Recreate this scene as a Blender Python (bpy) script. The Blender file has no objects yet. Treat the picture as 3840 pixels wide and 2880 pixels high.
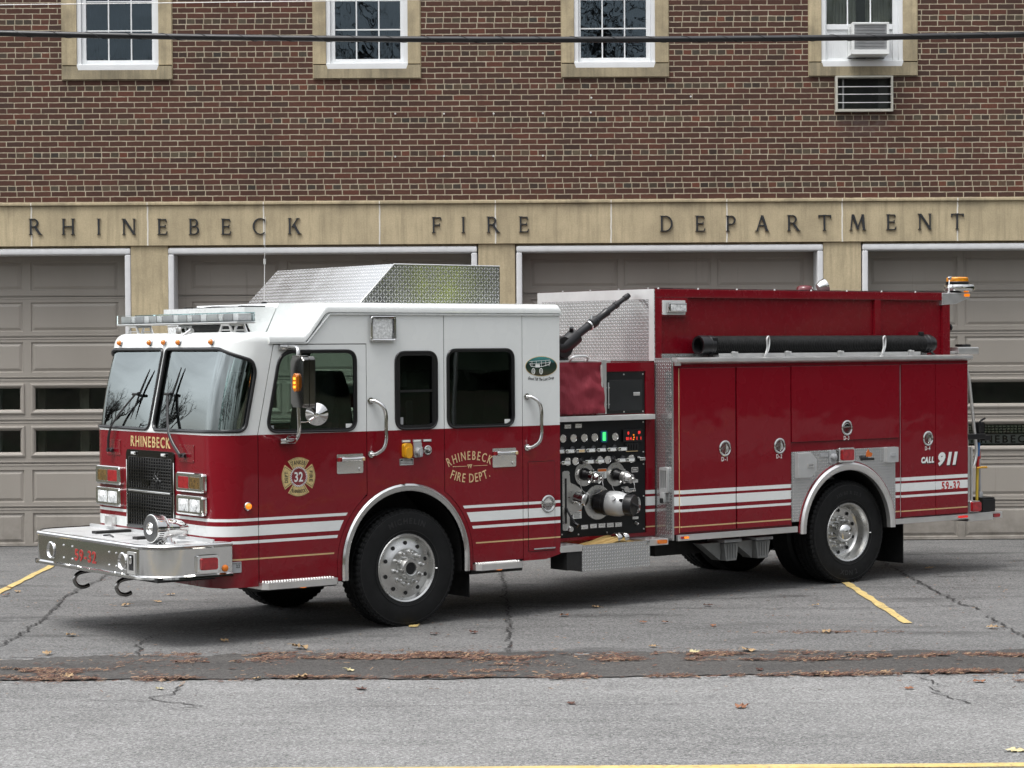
import bpy, bmesh, math, random
from math import sin, cos, pi, radians, sqrt, hypot, atan2
from mathutils import Vector, Matrix, noise
from mathutils.geometry import tessellate_polygon

scene = bpy.context.scene
COL = scene.collection

# ------------------------------------------------------------------ camera
F_PX, YAW, PITCH, ROLL, CAM_H, CAM_D = 8359.6, .010216, .016873, .0063307, 2.4825, 28.2263
cam_data = bpy.data.cameras.new('camera'); cam = bpy.data.objects.new('camera', cam_data); COL.objects.link(cam)
fw = Vector((sin(YAW)*cos(PITCH), cos(YAW)*cos(PITCH), -sin(PITCH)))
rt = Vector((cos(YAW), -sin(YAW), 0)); dn = fw.cross(rt)
r2 = cos(ROLL)*rt + sin(ROLL)*dn; d2 = -sin(ROLL)*rt + cos(ROLL)*dn
m = Matrix((r2, -d2, -fw)).transposed().to_4x4(); m.translation = Vector((0, -CAM_D, CAM_H))
cam.matrix_world = m
cam_data.sensor_width = 36; cam_data.sensor_fit = 'HORIZONTAL'; cam_data.lens = F_PX*36/3840
cam_data.clip_end = 2000; cam_data.clip_start = .1
scene.camera = cam
# ------------------------------------------------------------------ light
SUN_EL, SUN_AZ = radians(66), radians(222)      # azimuth measured from +Y clockwise
world = bpy.data.worlds.new('World'); scene.world = world; world.use_nodes = True
wn = world.node_tree; wn.nodes.clear()
wo = wn.nodes.new('ShaderNodeOutputWorld'); bg = wn.nodes.new('ShaderNodeBackground')
sky = wn.nodes.new('ShaderNodeTexSky'); sky.sky_type = 'NISHITA'; sky.sun_disc = False
sky.sun_elevation = SUN_EL; sky.sun_rotation = SUN_AZ; sky.air_density = 1.0; sky.dust_density = 3.0; sky.ozone_density = 1.0
hs = wn.nodes.new('ShaderNodeHueSaturation'); hs.inputs['Saturation'].default_value = .16
tc = wn.nodes.new('ShaderNodeTexCoord'); mp = wn.nodes.new('ShaderNodeMapping'); mp.inputs['Scale'].default_value = (1.6, 1.6, 5.0)
cn = wn.nodes.new('ShaderNodeTexNoise'); cn.inputs['Scale'].default_value = 1.5; cn.inputs['Detail'].default_value = 6; cn.inputs['Roughness'].default_value = .55
cr = wn.nodes.new('ShaderNodeMapRange'); cr.inputs['From Min'].default_value = .3; cr.inputs['From Max'].default_value = .7
cr.inputs['To Min'].default_value = .72; cr.inputs['To Max'].default_value = 1.25
mx = wn.nodes.new('ShaderNodeMix'); mx.data_type = 'RGBA'; mx.blend_type = 'MULTIPLY'; mx.inputs['Factor'].default_value = 1
L = wn.links.new
L(sky.outputs[0], hs.inputs['Color']); L(tc.outputs['Generated'], mp.inputs[0]); L(mp.outputs[0], cn.inputs['Vector']); L(cn.outputs['Fac'], cr.inputs['Value'])
# overcast: the cloud deck is brighter overhead than at the horizon
sx = wn.nodes.new('ShaderNodeSeparateXYZ'); L(tc.outputs['Generated'], sx.inputs[0])
zr = wn.nodes.new('ShaderNodeMapRange'); L(sx.outputs[2], zr.inputs['Value']); zr.inputs['To Min'].default_value = .34; zr.inputs['To Max'].default_value = 2.35
ml = wn.nodes.new('ShaderNodeMath'); ml.operation = 'MULTIPLY'; L(cr.outputs[0], ml.inputs[0])
# added bright sky patch at left, whitening the windscreen and lighting the engine's front
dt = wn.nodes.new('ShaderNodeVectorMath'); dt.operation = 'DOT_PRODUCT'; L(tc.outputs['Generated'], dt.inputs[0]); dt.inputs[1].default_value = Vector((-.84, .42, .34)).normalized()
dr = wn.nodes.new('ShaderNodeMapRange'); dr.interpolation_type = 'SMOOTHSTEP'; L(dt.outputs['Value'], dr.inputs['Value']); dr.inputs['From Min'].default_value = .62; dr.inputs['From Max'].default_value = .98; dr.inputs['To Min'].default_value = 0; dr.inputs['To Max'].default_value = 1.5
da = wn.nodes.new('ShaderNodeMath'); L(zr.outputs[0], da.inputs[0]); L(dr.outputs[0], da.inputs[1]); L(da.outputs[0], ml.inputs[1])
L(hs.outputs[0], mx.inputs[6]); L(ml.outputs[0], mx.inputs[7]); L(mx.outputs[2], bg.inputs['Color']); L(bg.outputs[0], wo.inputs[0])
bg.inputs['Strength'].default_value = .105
sd = bpy.data.lights.new('sun', 'SUN'); sd.energy = .8; sd.angle = radians(22); sd.color = (1, .97, .93)
sun = bpy.data.objects.new('sun', sd); COL.objects.link(sun)
sdir = Vector((sin(SUN_AZ)*cos(SUN_EL), cos(SUN_AZ)*cos(SUN_EL), sin(SUN_EL)))
sun.rotation_euler = sdir.to_track_quat('Z', 'Y').to_euler(); sun.location = sdir*60
vs = scene.view_settings; vs.view_transform = 'Standard'; vs.look = 'None'; vs.gamma = 1; vs.exposure = 0.78; vs.use_curve_mapping = False
scene.cycles.max_bounces = 8; scene.cycles.transparent_max_bounces = 16; scene.cycles.caustics_reflective = False; scene.cycles.caustics_refractive = False

# ------------------------------------------------------------------ mesh helpers
def ident(u, v, w): return (u, v, w)
def merge(bm, t, mapf=None):
    if mapf:
        for v in t.verts: v.co = mapf(*v.co)
    me = bpy.data.meshes.new('t'); t.to_mesh(me); bm.from_mesh(me); bpy.data.meshes.remove(me); t.free()
def box(bm, x0, x1, y0, y1, z0, z1, bev=0, mapf=None, seg=2):
    t = bmesh.new(); bmesh.ops.create_cube(t, size=1)
    for v in t.verts: v.co = ((x0+x1)/2+v.co.x*(x1-x0), (y0+y1)/2+v.co.y*(y1-y0), (z0+z1)/2+v.co.z*(z1-z0))
    if bev: bmesh.ops.bevel(t, geom=t.edges[:], offset=bev, segments=seg, profile=.5, affect='EDGES')
    merge(bm, t, mapf); return bm
def ring_pts(c, ax, r, n, ph=0):
    ax = Vector(ax).normalized(); a = ax.orthogonal().normalized(); b = ax.cross(a)
    return [Vector(c)+(a*cos(2*pi*i/n+ph)+b*sin(2*pi*i/n+ph))*r for i in range(n)]
def skin_rings(bm, rings, closed=False, cap=True):
    R = [[bm.verts.new(p) for p in r] for r in rings]; n = len(R[0])
    for i in range(len(R)-(0 if closed else 1)):
        A, B = R[i], R[(i+1) % len(R)]
        for k in range(n): bm.faces.new((A[k], A[(k+1) % n], B[(k+1) % n], B[k]))
    if cap and not closed: bm.faces.new(R[0][::-1]); bm.faces.new(R[-1])
def cyl(bm, p0, p1, r0, r1=None, seg=16):
    p0, p1 = Vector(p0), Vector(p1); r1 = r0 if r1 is None else r1
    skin_rings(bm, [ring_pts(p0, p1-p0, r0, seg), ring_pts(p1, p1-p0, r1, seg)]); return bm
def lathe(bm, prof, o, ax, seg=32, cap=True):
    o = Vector(o); ax = Vector(ax).normalized()
    skin_rings(bm, [ring_pts(o+ax*h, ax, max(r, 1e-4), seg) for r, h in prof], cap=cap); return bm
def tube(bm, pts, r, seg=8, closed=False):
    pts = [Vector(p) for p in pts]; n = len(pts); rings = []; prev = None
    for i, p in enumerate(pts):
        a = pts[(i-1) % n] if closed or i > 0 else p; b = pts[(i+1) % n] if closed or i < n-1 else p
        t = (b-a).normalized()
        if prev is None: u = t.orthogonal().normalized()
        else:
            u = prev - t*prev.dot(t)
            u = u.normalized() if u.length > 1e-6 else t.orthogonal().normalized()
        prev = u; w = t.cross(u); rr = r[i] if isinstance(r, (list, tuple)) else r
        rings.append([p+(u*cos(2*pi*k/seg)+w*sin(2*pi*k/seg))*rr for k in range(seg)])
    skin_rings(bm, rings, closed); return bm
def smooth_path(pts, n=6):
    pts = [Vector(p) for p in pts]; out = []
    for i in range(len(pts)-1):
        p0 = pts[max(i-1, 0)]; p1 = pts[i]; p2 = pts[i+1]; p3 = pts[min(i+2, len(pts)-1)]
        for k in range(n):
            t = k/n; out.append(.5*((2*p1)+(p2-p0)*t+(2*p0-5*p1+4*p2-p3)*t*t+(3*p1-p0-3*p2+p3)*t**3))
    out.append(pts[-1]); return out
def prism(bm, outline, mapf=ident, w0=0, w1=.01, holes=(), bev=0):
    t = bmesh.new(); loops = [list(outline)]+[list(h) for h in holes]
    V0, V1 = [], []
    for l in loops:
        V0.append([t.verts.new((p[0], p[1], w0)) for p in l]); V1.append([t.verts.new((p[0], p[1], w1)) for p in l])
    if holes:
        tris = tessellate_polygon([[Vector((p[0], p[1], 0)) for p in l] for l in loops])
        f0 = [v for l in V0 for v in l]; f1 = [v for l in V1 for v in l]
        for a, b, c in tris:
            try: t.faces.new((f0[a], f0[b], f0[c])); t.faces.new((f1[a], f1[b], f1[c]))
            except ValueError: pass
    else: t.faces.new(V0[0]); top = t.faces.new(V1[0])
    for A, B in zip(V0, V1):
        n = len(A)
        for i in range(n): t.faces.new((A[i], A[(i+1) % n], B[(i+1) % n], B[i]))
    if bev and not holes:
        bmesh.ops.bevel(t, geom=list(top.edges), offset=bev, segments=2, profile=.5, affect='EDGES')
    bmesh.ops.recalc_face_normals(t, faces=t.faces[:])
    merge(bm, t, mapf); return bm
def arcpts(cx, cy, r, a0, a1, n): return [(cx+r*cos(radians(a0+(a1-a0)*i/n)), cy+r*sin(radians(a0+(a1-a0)*i/n))) for i in range(n+1)]
def rpoly(pts, rad, n=6):
    out = []; N = len(pts)
    for i in range(N):
        p = Vector(pts[i]); a = Vector(pts[i-1])-p; b = Vector(pts[(i+1) % N])-p
        r = rad[i] if isinstance(rad, (list, tuple)) else rad
        if r <= 0: out.append(tuple(p)); continue
        ang = a.angle(b); d = min(r/math.tan(ang/2), a.length*.49, b.length*.49)
        p0 = p+a.normalized()*d; p2 = p+b.normalized()*d
        for k in range(n+1):
            t = k/n; q = p0*(1-t)**2+p*2*t*(1-t)+p2*t*t; out.append((q.x, q.y))
    return out
def rrect(x0, x1, y0, y1, r, n=6): return rpoly([(x0, y0), (x1, y0), (x1, y1), (x0, y1)], r, n)
def ell(cx, cy, a, b, n=32): return [(cx+a*cos(2*pi*i/n), cy+b*sin(2*pi*i/n)) for i in range(n)]
def offset_poly(pts, d):
    N = len(pts); out = []; area = sum(pts[i-1][0]*pts[i][1]-pts[i][0]*pts[i-1][1] for i in range(N)); s = 1 if area > 0 else -1
    for i in range(N):
        a = Vector(pts[i-1]); p = Vector(pts[i]); b = Vector(pts[(i+1) % N])
        t = ((p-a).normalized()+(b-p).normalized())
        t = t.normalized() if t.length > 1e-9 else (b-p).normalized()
        out.append((p.x+t.y*d*s, p.y-t.x*d*s))
    return out
_glyph = {}
def glyph(ch, bold=0, shear=0):
    k = (ch, bold, shear)
    if k not in _glyph:
        cu = bpy.data.curves.new('txt', 'FONT'); cu.body = ch; cu.size = 1; cu.resolution_u = 3; cu.offset = bold; cu.shear = shear
        ob = bpy.data.objects.new('txt', cu); COL.objects.link(ob)
        bpy.context.view_layer.update()
        me = bpy.data.meshes.new_from_object(ob.evaluated_get(bpy.context.evaluated_depsgraph_get()))
        _glyph[k] = ([tuple(v.co[:2]) for v in me.vertices], [tuple(p.vertices) for p in me.polygons], ob.dimensions.x)
        bpy.data.objects.remove(ob); bpy.data.curves.remove(cu); bpy.data.meshes.remove(me)
    return _glyph[k]
_adv = {}
def advance(ch):
    # pen advance of a character (font size 1)
    if ch == ' ': return .3
    v, f, w = glyph(ch); return (max(p[0] for p in v) + .09)
def flat_text(bm, s, h, mapf, w0, w1, xs=1.0, track=0.0, bold=0, shear=0, arc=None, align=.5, fit=None):
    """text with cap height h in the (u,v) plane round the origin, extruded w0..w1; arc=(radius, side) bends it"""
    k = h/.70
    if fit: q_ = fit/((sum(advance(c) for c in s)*xs+track*len(s))*k); xs *= q_; track *= q_
    adv = [(advance(c)*xs+track)*k for c in s]; tot = sum(adv); x = -tot*align
    for c, a in zip(s, adv):
        if c != ' ':
            V, Fc, w = glyph(c, bold, shear); t = bmesh.new()
            vs_ = [t.verts.new((p[0]*k*xs, p[1]*k, w1)) for p in V]
            for f in Fc:
                try: t.faces.new([vs_[i] for i in f])
                except ValueError: pass
            be = [e for e in t.edges if e.is_boundary]
            if w1 != w0:
                r = bmesh.ops.extrude_edge_only(t, edges=be)
                for q in r['geom']:
                    if isinstance(q, bmesh.types.BMVert): q.co.z = w0
            for v in t.verts:
                if arc:
                    R, sg = arc; cx = x+(a-track*k)/2; ph = cx/R
                    lx, ly = v.co.x-(a-track*k)/2, v.co.y
                    if sg > 0: rr = R+ly; X = rr*sin(ph)+lx*cos(ph); Y = rr*cos(ph)-lx*sin(ph)-R
                    else: rr = R-ly; X = rr*sin(ph)+lx*cos(ph); Y = -rr*cos(ph)+lx*sin(ph)+R
                    v.co.x, v.co.y = X, Y
                else: v.co.x += x; v.co.y -= h/2
            merge(bm, t, mapf)
        x += a
    return bm
def weighted(me, ang):
    # area-weighted normals, so that flat faces with a bevelled rim stay flat
    if len(me.polygons) > 9000: return
    P = [(tuple(p.normal), p.area) for p in me.polygons]
    if not P or max(a for n, a in P) < 25*sum(a for n, a in P)/len(P) and len(P) > 60 and max(a for n, a in P) < .01: return
    vf = [[] for _ in me.vertices]
    for p in me.polygons:
        for v in p.vertices: vf[v].append(p.index)
    c = cos(radians(ang)); out = []
    for p in me.polygons:
        n0 = P[p.index][0]
        for v in p.vertices:
            x = y = z = 0.0
            for f in vf[v]:
                n, a = P[f]
                if f == p.index or n[0]*n0[0]+n[1]*n0[1]+n[2]*n0[2] > c: x += n[0]*a; y += n[1]*a; z += n[2]*a
            l = sqrt(x*x+y*y+z*z) or 1; out.append((x/l, y/l, z/l))
    me.normals_split_custom_set(out)
def build(name, bm, mat, parent=None, smooth=40, recalc=True):
    if recalc: bmesh.ops.recalc_face_normals(bm, faces=bm.faces[:])
    me = bpy.data.meshes.new(name); bm.to_mesh(me); bm.free()
    if smooth is not None and len(me.polygons):
        me.shade_smooth(); me.set_sharp_from_angle(angle=radians(smooth)); weighted(me, smooth)
    o = bpy.data.objects.new(name, me); COL.objects.link(o)
    if mat: me.materials.append(mat)
    if parent: o.parent = parent
    return o
def empty(name, loc=(0, 0, 0), rz=0, parent=None):
    o = bpy.data.objects.new(name, None); COL.objects.link(o); o.location = loc; o.rotation_euler = (0, 0, rz); o.empty_display_size = .1
    if parent: o.parent = parent
    return o
def tag(o, label=None, cat=None, group=None, kind=None):
    if label: o['label'] = label
    if cat: o['category'] = cat
    if group: o['group'] = group
    if kind: o['kind'] = kind
    return o
def B(): return bmesh.new()

# ------------------------------------------------------------------ materials
class NT:
    def __init__(s, name):
        s.m = bpy.data.materials.new(name); s.m.use_nodes = True; s.t = s.m.node_tree; s.t.nodes.clear()
        s.out = s.t.nodes.new('ShaderNodeOutputMaterial'); s.p = s.t.nodes.new('ShaderNodeBsdfPrincipled'); s.t.links.new(s.p.outputs[0], s.out.inputs[0])
    def put(s, inp, v):
        if isinstance(v, bpy.types.NodeSocket): s.t.links.new(v, inp)
        elif v is not None:
            try: inp.default_value = v
            except Exception: inp.default_value = (*v, 1)
    def n(s, ty, ins={}, **kw):
        nd = s.t.nodes.new('ShaderNode'+ty)
        for k, v in kw.items(): setattr(nd, k, v)
        for k, v in ins.items(): s.put(nd.inputs[k], v)
        return nd
    def m_(s, op, a, b=None, c=None, clamp=False):
        nd = s.t.nodes.new('ShaderNodeMath'); nd.operation = op; nd.use_clamp = clamp
        s.put(nd.inputs[0], a); s.put(nd.inputs[1], b); s.put(nd.inputs[2], c); return nd.outputs[0]
    def coord(s, kind='Object'):
        tcn = s.n('TexCoord'); sp = s.n('SeparateXYZ', {0: tcn.outputs[kind]}); return tcn.outputs[kind], sp.outputs[0], sp.outputs[1], sp.outputs[2]
    def vec(s, x, y, z=0.0): return s.n('CombineXYZ', {0: x, 1: y, 2: z}).outputs[0]
    def scale(s, v, sc): return s.n('VectorMath', {0: v, 1: sc}, operation='MULTIPLY').outputs[0]
    def noise(s, v, sc, det=3, ro=.55, out='Fac'): return s.n('TexNoise', {'Vector': v, 'Scale': sc, 'Detail': det, 'Roughness': ro}).outputs[out]
    def ramp(s, f, stops, interp='LINEAR'):
        nd = s.n('ValToRGB', {0: f}); r = nd.color_ramp; r.interpolation = interp
        while len(r.elements) > 1: r.elements.remove(r.elements[-1])
        r.elements[0].position = stops[0][0]; r.elements[0].color = (*stops[0][1], 1)
        for p, c in stops[1:]:
            e = r.elements.new(p); e.color = (*c, 1)
        return nd.outputs[0]
    def rng(s, f, a, b, c=0.0, d=1.0, smooth=False):
        nd = s.n('MapRange', {'Value': f, 'From Min': a, 'From Max': b, 'To Min': c, 'To Max': d}); nd.interpolation_type = 'SMOOTHSTEP' if smooth else 'LINEAR'; return nd.outputs[0]
    def mix(s, f, a, b, blend='MIX'):
        nd = s.n('Mix', data_type='RGBA', blend_type=blend); s.put(nd.inputs[0], f); s.put(nd.inputs[6], a); s.put(nd.inputs[7], b); return nd.outputs[2]
    def mul(s, c, f): return s.mix(1.0, c, f, 'MULTIPLY')
    def bump(s, h, st=.3, dist=.01): 
        nd = s.n('Bump', {'Height': h, 'Strength': st, 'Distance': dist}); s.put(s.p.inputs['Normal'], nd.outputs[0]); return nd
    def set(s, **kw):
        for k, v in kw.items(): s.put(s.p.inputs[k.replace('_', ' ')], v)
        return s.m
def simple(name, col, rough=.5, metal=0, coat=0, var=.12, vs_=6, bump=0, bs=200, emit=None, es=1, spec=None):
    t = NT(name); v, x, y, z = t.coord()
    f = t.rng(t.noise(v, vs_, 4), .3, .7, 1-var, 1+var)
    t.set(Base_Color=t.mul(col, t.n('CombineColor', {0: f, 1: f, 2: f}).outputs[0]), Roughness=t.rng(t.noise(v, vs_*2.3, 3), .3, .7, rough*.85, min(1, rough*1.15)), Metallic=metal, Coat_Weight=coat, Coat_Roughness=.03)
    if bump: t.bump(t.noise(v, bs, 2), bump, .004)
    if emit: t.set(Emission_Color=emit, Emission_Strength=es)
    if spec is not None: t.set(Specular_IOR_Level=spec)
    return t.m
MAT = {}
MAT['rubber'] = simple('rubber', (.0072, .0076, .0080), .62, var=.3, bump=.15, spec=.28)
MAT['black'] = simple('black_plastic', (.007, .007, .008), .34, var=.2)
MAT['dark'] = simple('underbody_black', (.01, .01, .01), .7)
MAT['chrome'] = simple('chrome', (.78, .78, .77), .06, 1, var=.03)
MAT['steel'] = simple('polished_stainless', (.64, .64, .63), .10, 1, var=.05, vs_=3)
MAT['wheelalu'] = simple('wheel_aluminium', (.62, .62, .605), .30, 1, var=.08, vs_=9)
MAT['boxalu'] = simple('box_aluminium', (.52, .53, .53), .42, .4, var=.06)
MAT['module'] = simple('white_lamp_module', (.80, .82, .83), .25, var=.08, vs_=40)
MAT['alu'] = simple('satin_aluminium', (.80, .80, .79), .34, .88, var=.07, vs_=4)
MAT['alu_matte'] = simple('brushed_aluminium', (.78, .78, .77), .45, .5, var=.07)
MAT['white_metal'] = simple('white_enamel', (.74, .76, .75), .35, coat=.3, var=.03)
MAT['gold'] = simple('gold_leaf', (.66, .51, .24), .38, .25, var=.2, vs_=60)
MAT['goldpaint'] = simple('pale_gold_vinyl', (.72, .54, .30), .4, .2, var=.06)
MAT['whitevinyl'] = simple('white_vinyl', (.78, .80, .78), .35, var=.02)
MAT['blackvinyl'] = simple('black_vinyl', (.015, .015, .015), .4)
MAT['redvinyl'] = simple('red_vinyl', (.42, .02, .02), .35)
MAT['redlens'] = simple('red_lens', (.32, .008, .014), .12, coat=.8, var=.3, vs_=30)
MAT['redlit'] = simple('lit_red_lens', (.5, .01, .01), .15, coat=.5, emit=(1, .03, .02), es=.25)
MAT['amberlens'] = simple('amber_lens', (.55, .16, .015), .12, coat=.8, var=.25, vs_=40)
MAT['amberlit'] = simple('lit_amber_lens', (.7, .2, .01), .15, coat=.5, emit=(1, .24, .01), es=.55)
MAT['browamber'] = simple('brow_amber_lens', (.50, .15, .012), .12, coat=.9, var=.3, vs_=40, emit=(1, .25, .01), es=.12)
MAT['smoke'] = simple('smoked_amber_lens', (.13, .075, .02), .1, coat=.9, var=.4, vs_=30)
MAT['clear'] = simple('clear_lens', (.78, .80, .80), .12, .12, coat=.8, var=.35, vs_=45)
MAT['green'] = simple('lit_green_display', (.05, .6, .2), .2, emit=(.08, 1, .25), es=.55)
MAT['rled'] = simple('lit_red_digits', (.6, .02, .02), .3, emit=(1, .05, .04), es=.6)
MAT['yellowplastic'] = simple('yellow_plastic', (.66, .33, .015), .35)
MAT['greyplastic'] = simple('grey_plastic', (.36, .37, .38), .4)
MAT['chock'] = simple('cast_grey_chock', (.22, .225, .22), .6, .2, var=.25)
MAT['seat'] = simple('dark_upholstery', (.02, .02, .022), .8)
MAT['dash'] = simple('dashboard_vinyl', (.055, .062, .062), .6)
MAT['interior'] = simple('cab_lining', (.10, .105, .10), .8)
MAT['wood'] = simple('yellow_fibreglass', (.6, .42, .05), .4)
MAT['dkchrome'] = simple('dark_chrome', (.27, .265, .255), .12, 1, var=.08)
MAT['mirrorled'] = simple('lit_mirror_lamp', (.7, .2, .01), .15, emit=(1, .32, .03), es=1.6)
MAT['hose'] = simple('yellow_hose_jacket', (.42, .28, .10), .8, bump=.4, bs=500)
MAT['grille'] = simple('black_chrome', (.085, .085, .085), .13, 1, var=.1)
MAT['dotred'] = simple('maroon_enamel', (.12, .006, .012), .25, coat=.6)
def vinyl_mat():
    t = NT('red_vinyl_cover'); v, x, y, z = t.coord()
    f = t.noise(v, 3.5, 4, .6)
    t.set(Base_Color=t.ramp(f, [(.25, (.40, .050, .076)), (.55, (.46, .064, .094)), (.8, (.50, .085, .115))]), Roughness=.55)
    t.bump(t.noise(t.scale(v, (1, 1, .25)), 14, 3), .6, .03); return t.m
MAT['vinyl'] = vinyl_mat()
RED = (.190, .0026, .010); WHITE = (.75, .775, .765)
def paint(name, dz=0.0, break_z=1.736, holes=()):
    t = NT(name); v, x, y, z = t.coord()
    G = (.60, .44, .22); H = 3.2
    stops = [(0, RED), ((.690+dz)/H, G), ((.703+dz)/H, RED), ((.836+dz)/H, WHITE), ((.862+dz)/H, RED), ((.892+dz)/H, WHITE), ((.987+dz)/H, RED), ((1.015+dz)/H, WHITE), ((1.041+dz)/H, RED)]
    if break_z: stops += [((break_z+.003)/H, G), ((break_z+.006)/H, (.05, .03, .03)), ((break_z+.008)/H, WHITE)]
    c = t.ramp(t.m_('DIVIDE', z, H), stops, 'CONSTANT')
    for hx, hz, R in holes:
        dx = t.m_('SUBTRACT', x, hx); dz_ = t.m_('SUBTRACT', z, hz)
        d = t.m_('SQRT', t.m_('ADD', t.m_('MULTIPLY', dx, dx), t.m_('MULTIPLY', dz_, dz_)))
        k = t.m_('MULTIPLY', t.m_('LESS_THAN', d, R), t.m_('LESS_THAN', z, 1.3)); c = t.mix(k, c, RED)
    # road film towards the sills, and faint cloudiness
    dirt = t.m_('MULTIPLY', t.rng(z, .45, 1.0, 1, 0), t.rng(t.noise(v, 7, 5), .4, .75, 0, .22))
    c = t.mix(dirt, c, (.09, .075, .07))
    t.set(Base_Color=c, Roughness=t.rng(t.noise(v, 3, 3), .3, .7, .22, .34), Coat_Weight=.55, Coat_Roughness=.03, Coat_IOR=1.45, Specular_IOR_Level=.2)
    nb = t.n('Bump', {'Height': t.noise(v, 2.2, 2), 'Strength': .12, 'Distance': .02}); t.put(t.p.inputs['Coat Normal'], nb.outputs[0])
    return t.m
MAT['cab'] = paint('cab_paint', 0, 1.736, [(.055, .594, .765)])
MAT['white'] = simple('white_roof_paint', WHITE, .28, coat=1, var=.03, vs_=4)
MAT['body'] = paint('body_paint', .022, None)
MAT['red'] = simple('red_paint', RED, .26, coat=1, var=.05)
def diamond(name, ax, cell=.030, base=(.52, .53, .53), metal=.80, rough=.16):
    """tread plate: raised lozenges, alternately leaning left and right, in the plane given by ax"""
    t = NT(name); v, x, y, z = t.coord(); q = {'x': x, 'y': y, 'z': z}
    u = t.m_('DIVIDE', q[ax[0]], cell); w = t.m_('DIVIDE', q[ax[1]], cell)
    iu = t.m_('FLOOR', u); iw = t.m_('FLOOR', w)
    fu = t.m_('SUBTRACT', t.m_('FRACT', u), .5); fw_ = t.m_('SUBTRACT', t.m_('FRACT', w), .5)
    par = t.m_('SUBTRACT', t.m_('MULTIPLY', t.m_('FLOORED_MODULO', t.m_('ADD', iu, iw), 2.0), 2.0), 1.0)
    a = t.m_('MULTIPLY', t.m_('ADD', fu, t.m_('MULTIPLY', par, fw_)), .7071); b = t.m_('MULTIPLY', t.m_('SUBTRACT', fu, t.m_('MULTIPLY', par, fw_)), .7071)
    e = t.m_('SQRT', t.m_('ADD', t.m_('POWER', t.m_('DIVIDE', a, .52), 2.0), t.m_('POWER', t.m_('DIVIDE', b, .17), 2.0)))
    h = t.rng(e, .45, 1.0, 1, 0, True)
    n = t.noise(v, 5, 4)
    c = t.mul(base, t.ramp(n, [(.3, (.92, .92, .92)), (.7, (1.06, 1.06, 1.06))]))
    c = t.mix(t.m_('MULTIPLY', h, .9), c, (.97, .97, .97))
    t.set(Base_Color=c, Metallic=metal, Roughness=t.rng(n, .3, .7, rough*.8, rough*1.25)); t.bump(h, .42, .004); return t.m
MAT['tread_xz'] = diamond('tread_plate_side', 'xz'); MAT['tread_yz'] = diamond('tread_plate_front', 'yz'); MAT['tread_xy'] = diamond('tread_plate_top', 'xy', base=(.60, .61, .61), metal=.45, rough=.45)
def glass(name, tint, ior=1.5, rough=0.0, wav=.0, gc=(.88, .97, .97)):
    t = NT(name); t.t.nodes.remove(t.p)
    tr = t.n('BsdfTransparent', {0: tint}); gl = t.n('BsdfGlossy', {'Color': gc, 'Roughness': rough}); fr = t.n('Fresnel', {'IOR': ior})
    if wav:
        v, x, y, z = t.coord(); bp = t.n('Bump', {'Height': t.noise(v, wav, 2), 'Strength': .16, 'Distance': .02}); t.put(gl.inputs['Normal'], bp.outputs[0])
    mxn = t.n('MixShader', {0: fr.outputs[0], 1: tr.outputs[0], 2: gl.outputs[0]}); t.t.links.new(mxn.outputs[0], t.out.inputs[0]); return t.m
MAT['wglass'] = glass('windscreen_glass', (.66, .78, .74), 3.0, wav=1.1)
MAT['sglass'] = glass('tinted_side_glass', (.74, .82, .78), 1.5, wav=1.2)
MAT['dglass'] = glass('dark_side_glass', (.34, .38, .37), 1.5, wav=1.2)
MAT['bglass'] = glass('house_window_glass', (.5, .56, .6), 1.9, wav=2.5, gc=(.72, .88, 1))
MAT['lens'] = glass('clear_plastic', (.95, .96, .96), 1.3)
MAT['gglass'] = glass('bay_window_glass', (.72, .75, .74), 1.5, wav=2.0)
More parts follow.
